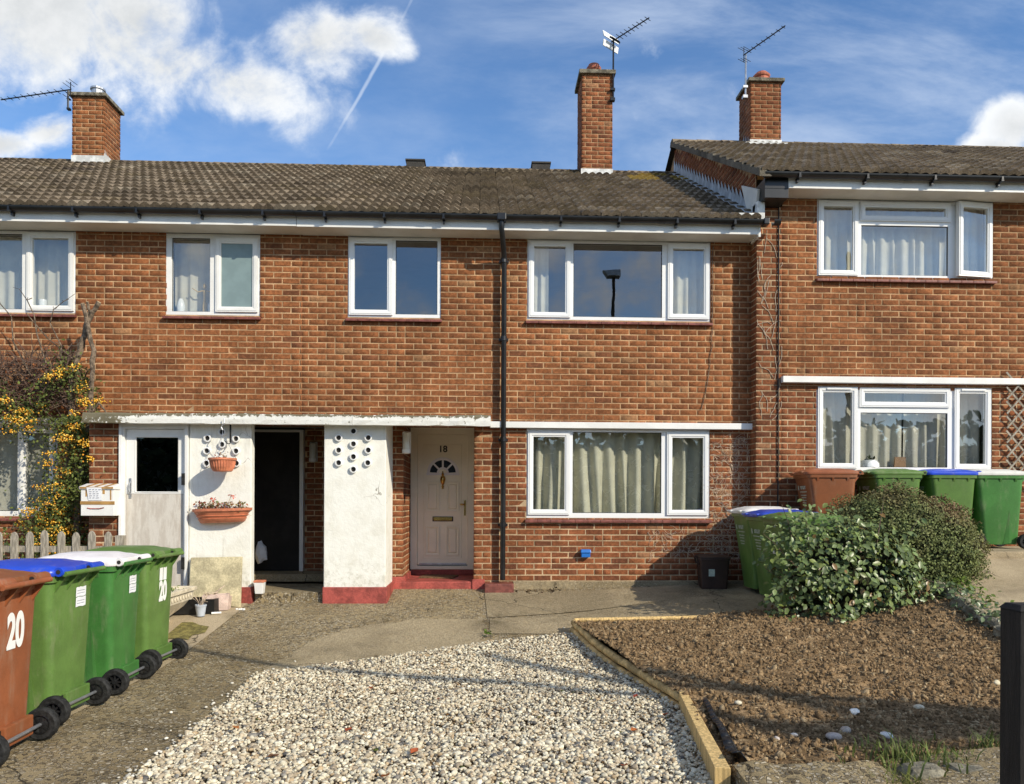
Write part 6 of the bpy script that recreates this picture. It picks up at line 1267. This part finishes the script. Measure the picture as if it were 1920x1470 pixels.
# ------------------------------------------------------------------ curtains and things on the window sills
def curtain(x0, x1, z0, z1, y, amp, wl, mat, label, group=None, seed=1, flare=0., cat='curtain', skew=0.):
    rr = np.random.default_rng(seed); nx = int((x1 - x0) / .012) + 2; nz = 14; xs = np.linspace(x0, x1, nx); mb = []
    ph = np.cumsum(rr.uniform(.5, 1.6, nx)) * (x1 - x0) / nx / wl * 2 * PI; ph2 = np.cumsum(rr.uniform(.6, 1.4, nx)) * (x1 - x0) / nx / (wl * 2.7) * 2 * PI
    V = []
    for k in range(nz):
        t = k / (nz - 1); z = z1 + (z0 - z1) * t; a = amp * (.45 + .75 * t)
        yy = y + a * (np.sin(ph + skew * t * np.sin(xs * 3)) ** 1 + .5 * np.sin(ph2 + t * 1.3)); xx = xs + flare * t * np.sin(ph * .5) * .03
        V.append(np.stack([xx, yy, np.full(nx, z)], 1))
    V = np.concatenate(V); F = [(r * nx + c, r * nx + c + 1, (r + 1) * nx + c + 1, (r + 1) * nx + c) for r in range(nz - 1) for c in range(nx - 1)]
    me = bpy.data.meshes.new('curtain'); me.from_pydata(V.tolist(), [], F); me.shade_smooth(); return tag(lk('curtain', me, MT[mat]), label, cat, group)
g_c = 'curtains behind the windows'
curtain(.60, 1.75, 1.25, 2.43, .21, .058, .20, 'cloth', 'left cream curtain of the low window beside the front door', g_c, 3, 1, skew=2)
curtain(1.725, 2.96, 1.25, 2.43, .235, .060, .23, 'cloth', 'right cream curtain of the low window beside the front door', g_c, 4, 1, skew=2)
curtain(.60, .86, 3.85, 4.88, .16, .02, .10, 'net', 'pale curtain at the left end of the wide upper window', g_c, 5)
curtain(2.40, 2.97, 3.85, 4.88, .16, .02, .12, 'net', 'sheer curtain behind the right casement of the wide upper window', g_c, 6)
curtain(-4.04, -3.46, 3.85, 4.88, .22, .015, .14, 'net', 'grey net curtain behind the wooden figurine', g_c, 7)
curtain(-6.9, -5.22, 3.85, 4.88, .20, .018, .13, 'net', 'net curtain in the upper window cut off by the left edge', g_c, 8)
curtain(-7.6, -5.45, 1.25, 2.43, .20, .01, .30, 'net', 'plain pale blind in the ground floor window behind the berry shrub', g_c, 9)
curtain(4.33, 6.63, 4.38, 5.40, YR + .18, .028, .13, 'net', 'gathered net curtain across the upper window of the higher house', g_c, 10, 1)
curtain(4.33, 5.55, 1.88, 3.0, YR + .20, .030, .17, 'net', 'pale curtain on the left of the terrace window', g_c, 11)
curtain(5.58, 6.62, 1.88, 3.0, YR + .20, .028, .16, 'net', 'pale curtain on the right of the terrace window', g_c, 12)
fg = empty('figurine', (-3.62, .13, 3.92), world=True); tag(fg, 'small wooden jointed figurine with raised arms on the upstairs sill', 'figurine')
q = MB(); q.tube([(-3.635, .13, 3.91), (-3.63, .13, 4.03), (-3.62, .13, 4.06), (-3.62, .13, 4.14), (-3.62, .13, 4.21)], [.013, .016, .018, .016, .02], 8); q.lathe([(.004, 4.225), (.018, 4.235), (.022, 4.26), (.018, 4.285), (.004, 4.295)], 10, (-3.62, .13, 0)); q.build('torso', MT['timber'], fg, smooth=True)
for sg in (-1, 1): q = MB(); q.tube([(-3.62 + sg * .02, .13, 4.205), (-3.62 + sg * .085, .12, 4.185), (-3.62 + sg * (.16 if sg < 0 else .125), .12, 4.235 if sg < 0 else 4.28)], [.009, .008, .005], 6); q.build('arm', MT['timber'], fg)
q = MB(); q.tube([(-3.612, .13, 3.91), (-3.608, .13, 4.05)], .012, 8); q.build('leg', MT['timber'], fg)
q = MB(); q.lathe([(.028, 3.905), (.03, 4.03), (.012, 4.05), (.010, 4.09)], 10, (-3.55, .13, 0)); tag(q.build('bottle', MT['upvc'], smooth=True), 'small white bottle beside the wooden figurine', 'bottle')
q = MB(); q.lathe([(.05, 3.905), (.055, 4.0), (.04, 4.06), (.02, 4.10)], 12, (-3.93, .14, 0)); tag(q.build('ornament', MT['upvc'], smooth=True), 'white ornament at the left of the figurine on the sill', 'ornament')
q = MB(); q.lathe([(.045, 3.905), (.05, 4.03), (.045, 4.06)], 12, (-5.68, .13, 0)); tag(q.build('white_jar', MT['upvc'], smooth=True), 'white jar on the sill of the far left upper window', 'jar')
sp_ = empty('bowl_planter', (5.08, YR + .12, 1.93), world=True); tag(sp_, 'white bowl with a dark succulent on the terrace window sill', 'plant pot')
q = MB(); q.lathe([(.10, 1.92), (.125, 1.95), (.12, 2.0), (.09, 2.045), (.08, 2.045), (.08, 2.0)], 16, (5.08, YR + .13, 0)); q.build('bowl', MT['upvc'], sp_, smooth=True); sprigs('succulent', 24, 5.08, YR + .12, 2.03, .06, .03, .04, [(.05, .06, .03)], .05, sp_)
q = MB(); q.hexa([(5.40, YR + .11, 1.945), (5.56, YR + .11, 1.945), (5.56, YR + .13, 1.945), (5.40, YR + .13, 1.945)], [(5.43, YR + .14, 2.09), (5.57, YR + .14, 2.09), (5.57, YR + .16, 2.09), (5.43, YR + .16, 2.09)]); tag(q.build('picture_frame', pm('brown_frame', (.22, .10, .03), .5)), 'small brown picture frame leaning on the terrace window sill', 'picture frame')

# ------------------------------------------------------------------ the street behind the viewer (seen in reflections and shadows)
lp = empty('street_lamp', (3.95, -13.2, 0), world=True); tag(lp, 'tall street lamp reflected in the wide upper window', 'street lamp')
q = MB(); q.tube([(3.95, -13.2, -.05), (3.95, -13.2, 1.5), (3.95, -13.2, 8.35)], [.08, .06, .045], 12); q.build('post', MT['blackmatt'], lp)
q = MB(); q.hexa([(3.75, -13.3, 8.32), (4.15, -13.3, 8.32), (4.15, -13.0, 8.32), (3.75, -13.0, 8.32)], [(3.60, -13.3, 8.5), (4.15, -13.3, 8.55), (4.15, -13.0, 8.55), (3.60, -13.0, 8.5)]); q.build('lamp_head', MT['galv'], lp, bevel=.02)
st_ = empty('street_tree', (11.5, -13.6, 0), world=True); tag(st_, 'bare street tree whose limbs shade the gravel and soil', 'tree')
q = MB(); q.tube([(11.6, -13.8, -.1), (11.5, -13.7, 2), (11.3, -13.5, 4.5), (11.0, -13.2, 6.2), (10.9, -13.0, 9)], [.28, .22, .19, .15, .06], 10); q.build('trunk', MT['bark'], st_)
def cast(x, y, z, h): k = (h - z) / SUN.z; return (x + SUN.x * k, y + SUN.y * k, h)
limbs = [([(-2.99, -2.38, .02), (-1.5, -3.28, 0), (-.63, -3.63, 0), (.24, -3.9, .04), (.95, -4.23, .04), (1.85, -4.70, .18), (2.5, -4.91, .18), (2.81, -5.01, .18), (3.3, -5.3, .18)], [.045, .048, .05, .052, .054, .058, .066, .08, .10], 6.1),
         ([(1.5, -5.2, .17), (1.86, -5.56, .17), (2.12, -5.67, .17), (2.73, -5.48, .17), (3.3, -5.36, .17), (3.7, -5.5, .17)], [.07, .14, .17, .19, .20, .20], 6.2), ([(2.55, -5.16, .17), (2.9, -5.19, .17), (3.2, -5.30, .17), (3.6, -5.4, .17)], [.07, .12, .14, .15], 6.4),
         ([(.95, -4.2, .04), (.5, -4.18, .04), (.1, -4.15, .04), (-.3, -4.1, .04)], [.022, .018, .014, .008], 6.0)]
for pts, rads, h in limbs: q = MB(); q.tube([cast(*p_, h) for p_ in pts], rads, 8); q.build('limb', MT['bark'], st_)
q = MB(); q.tube([(11.0, -13.2, 6.2), cast(3.7, -5.5, .17, 6.2)], [.15, .17], 8); q.build('limb', MT['bark'], st_)
oh = empty('added_hedge', (2, -31, 0), world=True); tag(oh, 'tall dark hedge added across the street to darken the window reflections', 'hedge')  # unseen hedge, added to darken what the lower windows reflect
n = 9000; p = np.stack([rng.uniform(-32, 36, n), -31 + rng.uniform(-.2, 1.6, n), np.zeros(n)], 1); hh_ = 4.2 + 2.6 * fbm(p[:, 0] * .1 + 40, p[:, 1] * 0 + 3, 2.2, 3, 95); p[:, 2] = hh_ * rng.random(n) ** .8
leafmass('foliage', p, rng.normal(0, .6, (n, 3)) + [0, .8, .5], rng.uniform(.35, .8, n), np.array([[.05, .07, .03]]) * rng.uniform(.5, 1.5, (n, 1)), 'leaf', oh)
q = MB(); q.box(-32, 36, -32.5, -31.2, -.05, 4.6); q.build('inner_mass', MT['clod'], oh)['kind'] = 'stuff'
slab('road', [(-60, -30), (60, -30), (60, -11.5), (-60, -11.5)], lambda x, y: -.05, 'asphalt', 'asphalt road behind the viewer', .0)
gm = bpy.data.meshes.new('ground'); gm.from_pydata([(-400, -400, -.07), (400, -400, -.07), (400, 400, -.07), (-400, 400, -.07)], [], [(0, 1, 2, 3)])
tag(lk('ground', gm, pm('verge', (.07, .075, .04), .95, .3, 1.5, .3, 60)), 'flat verge and ground running out to the horizon', 'ground', kind='structure')
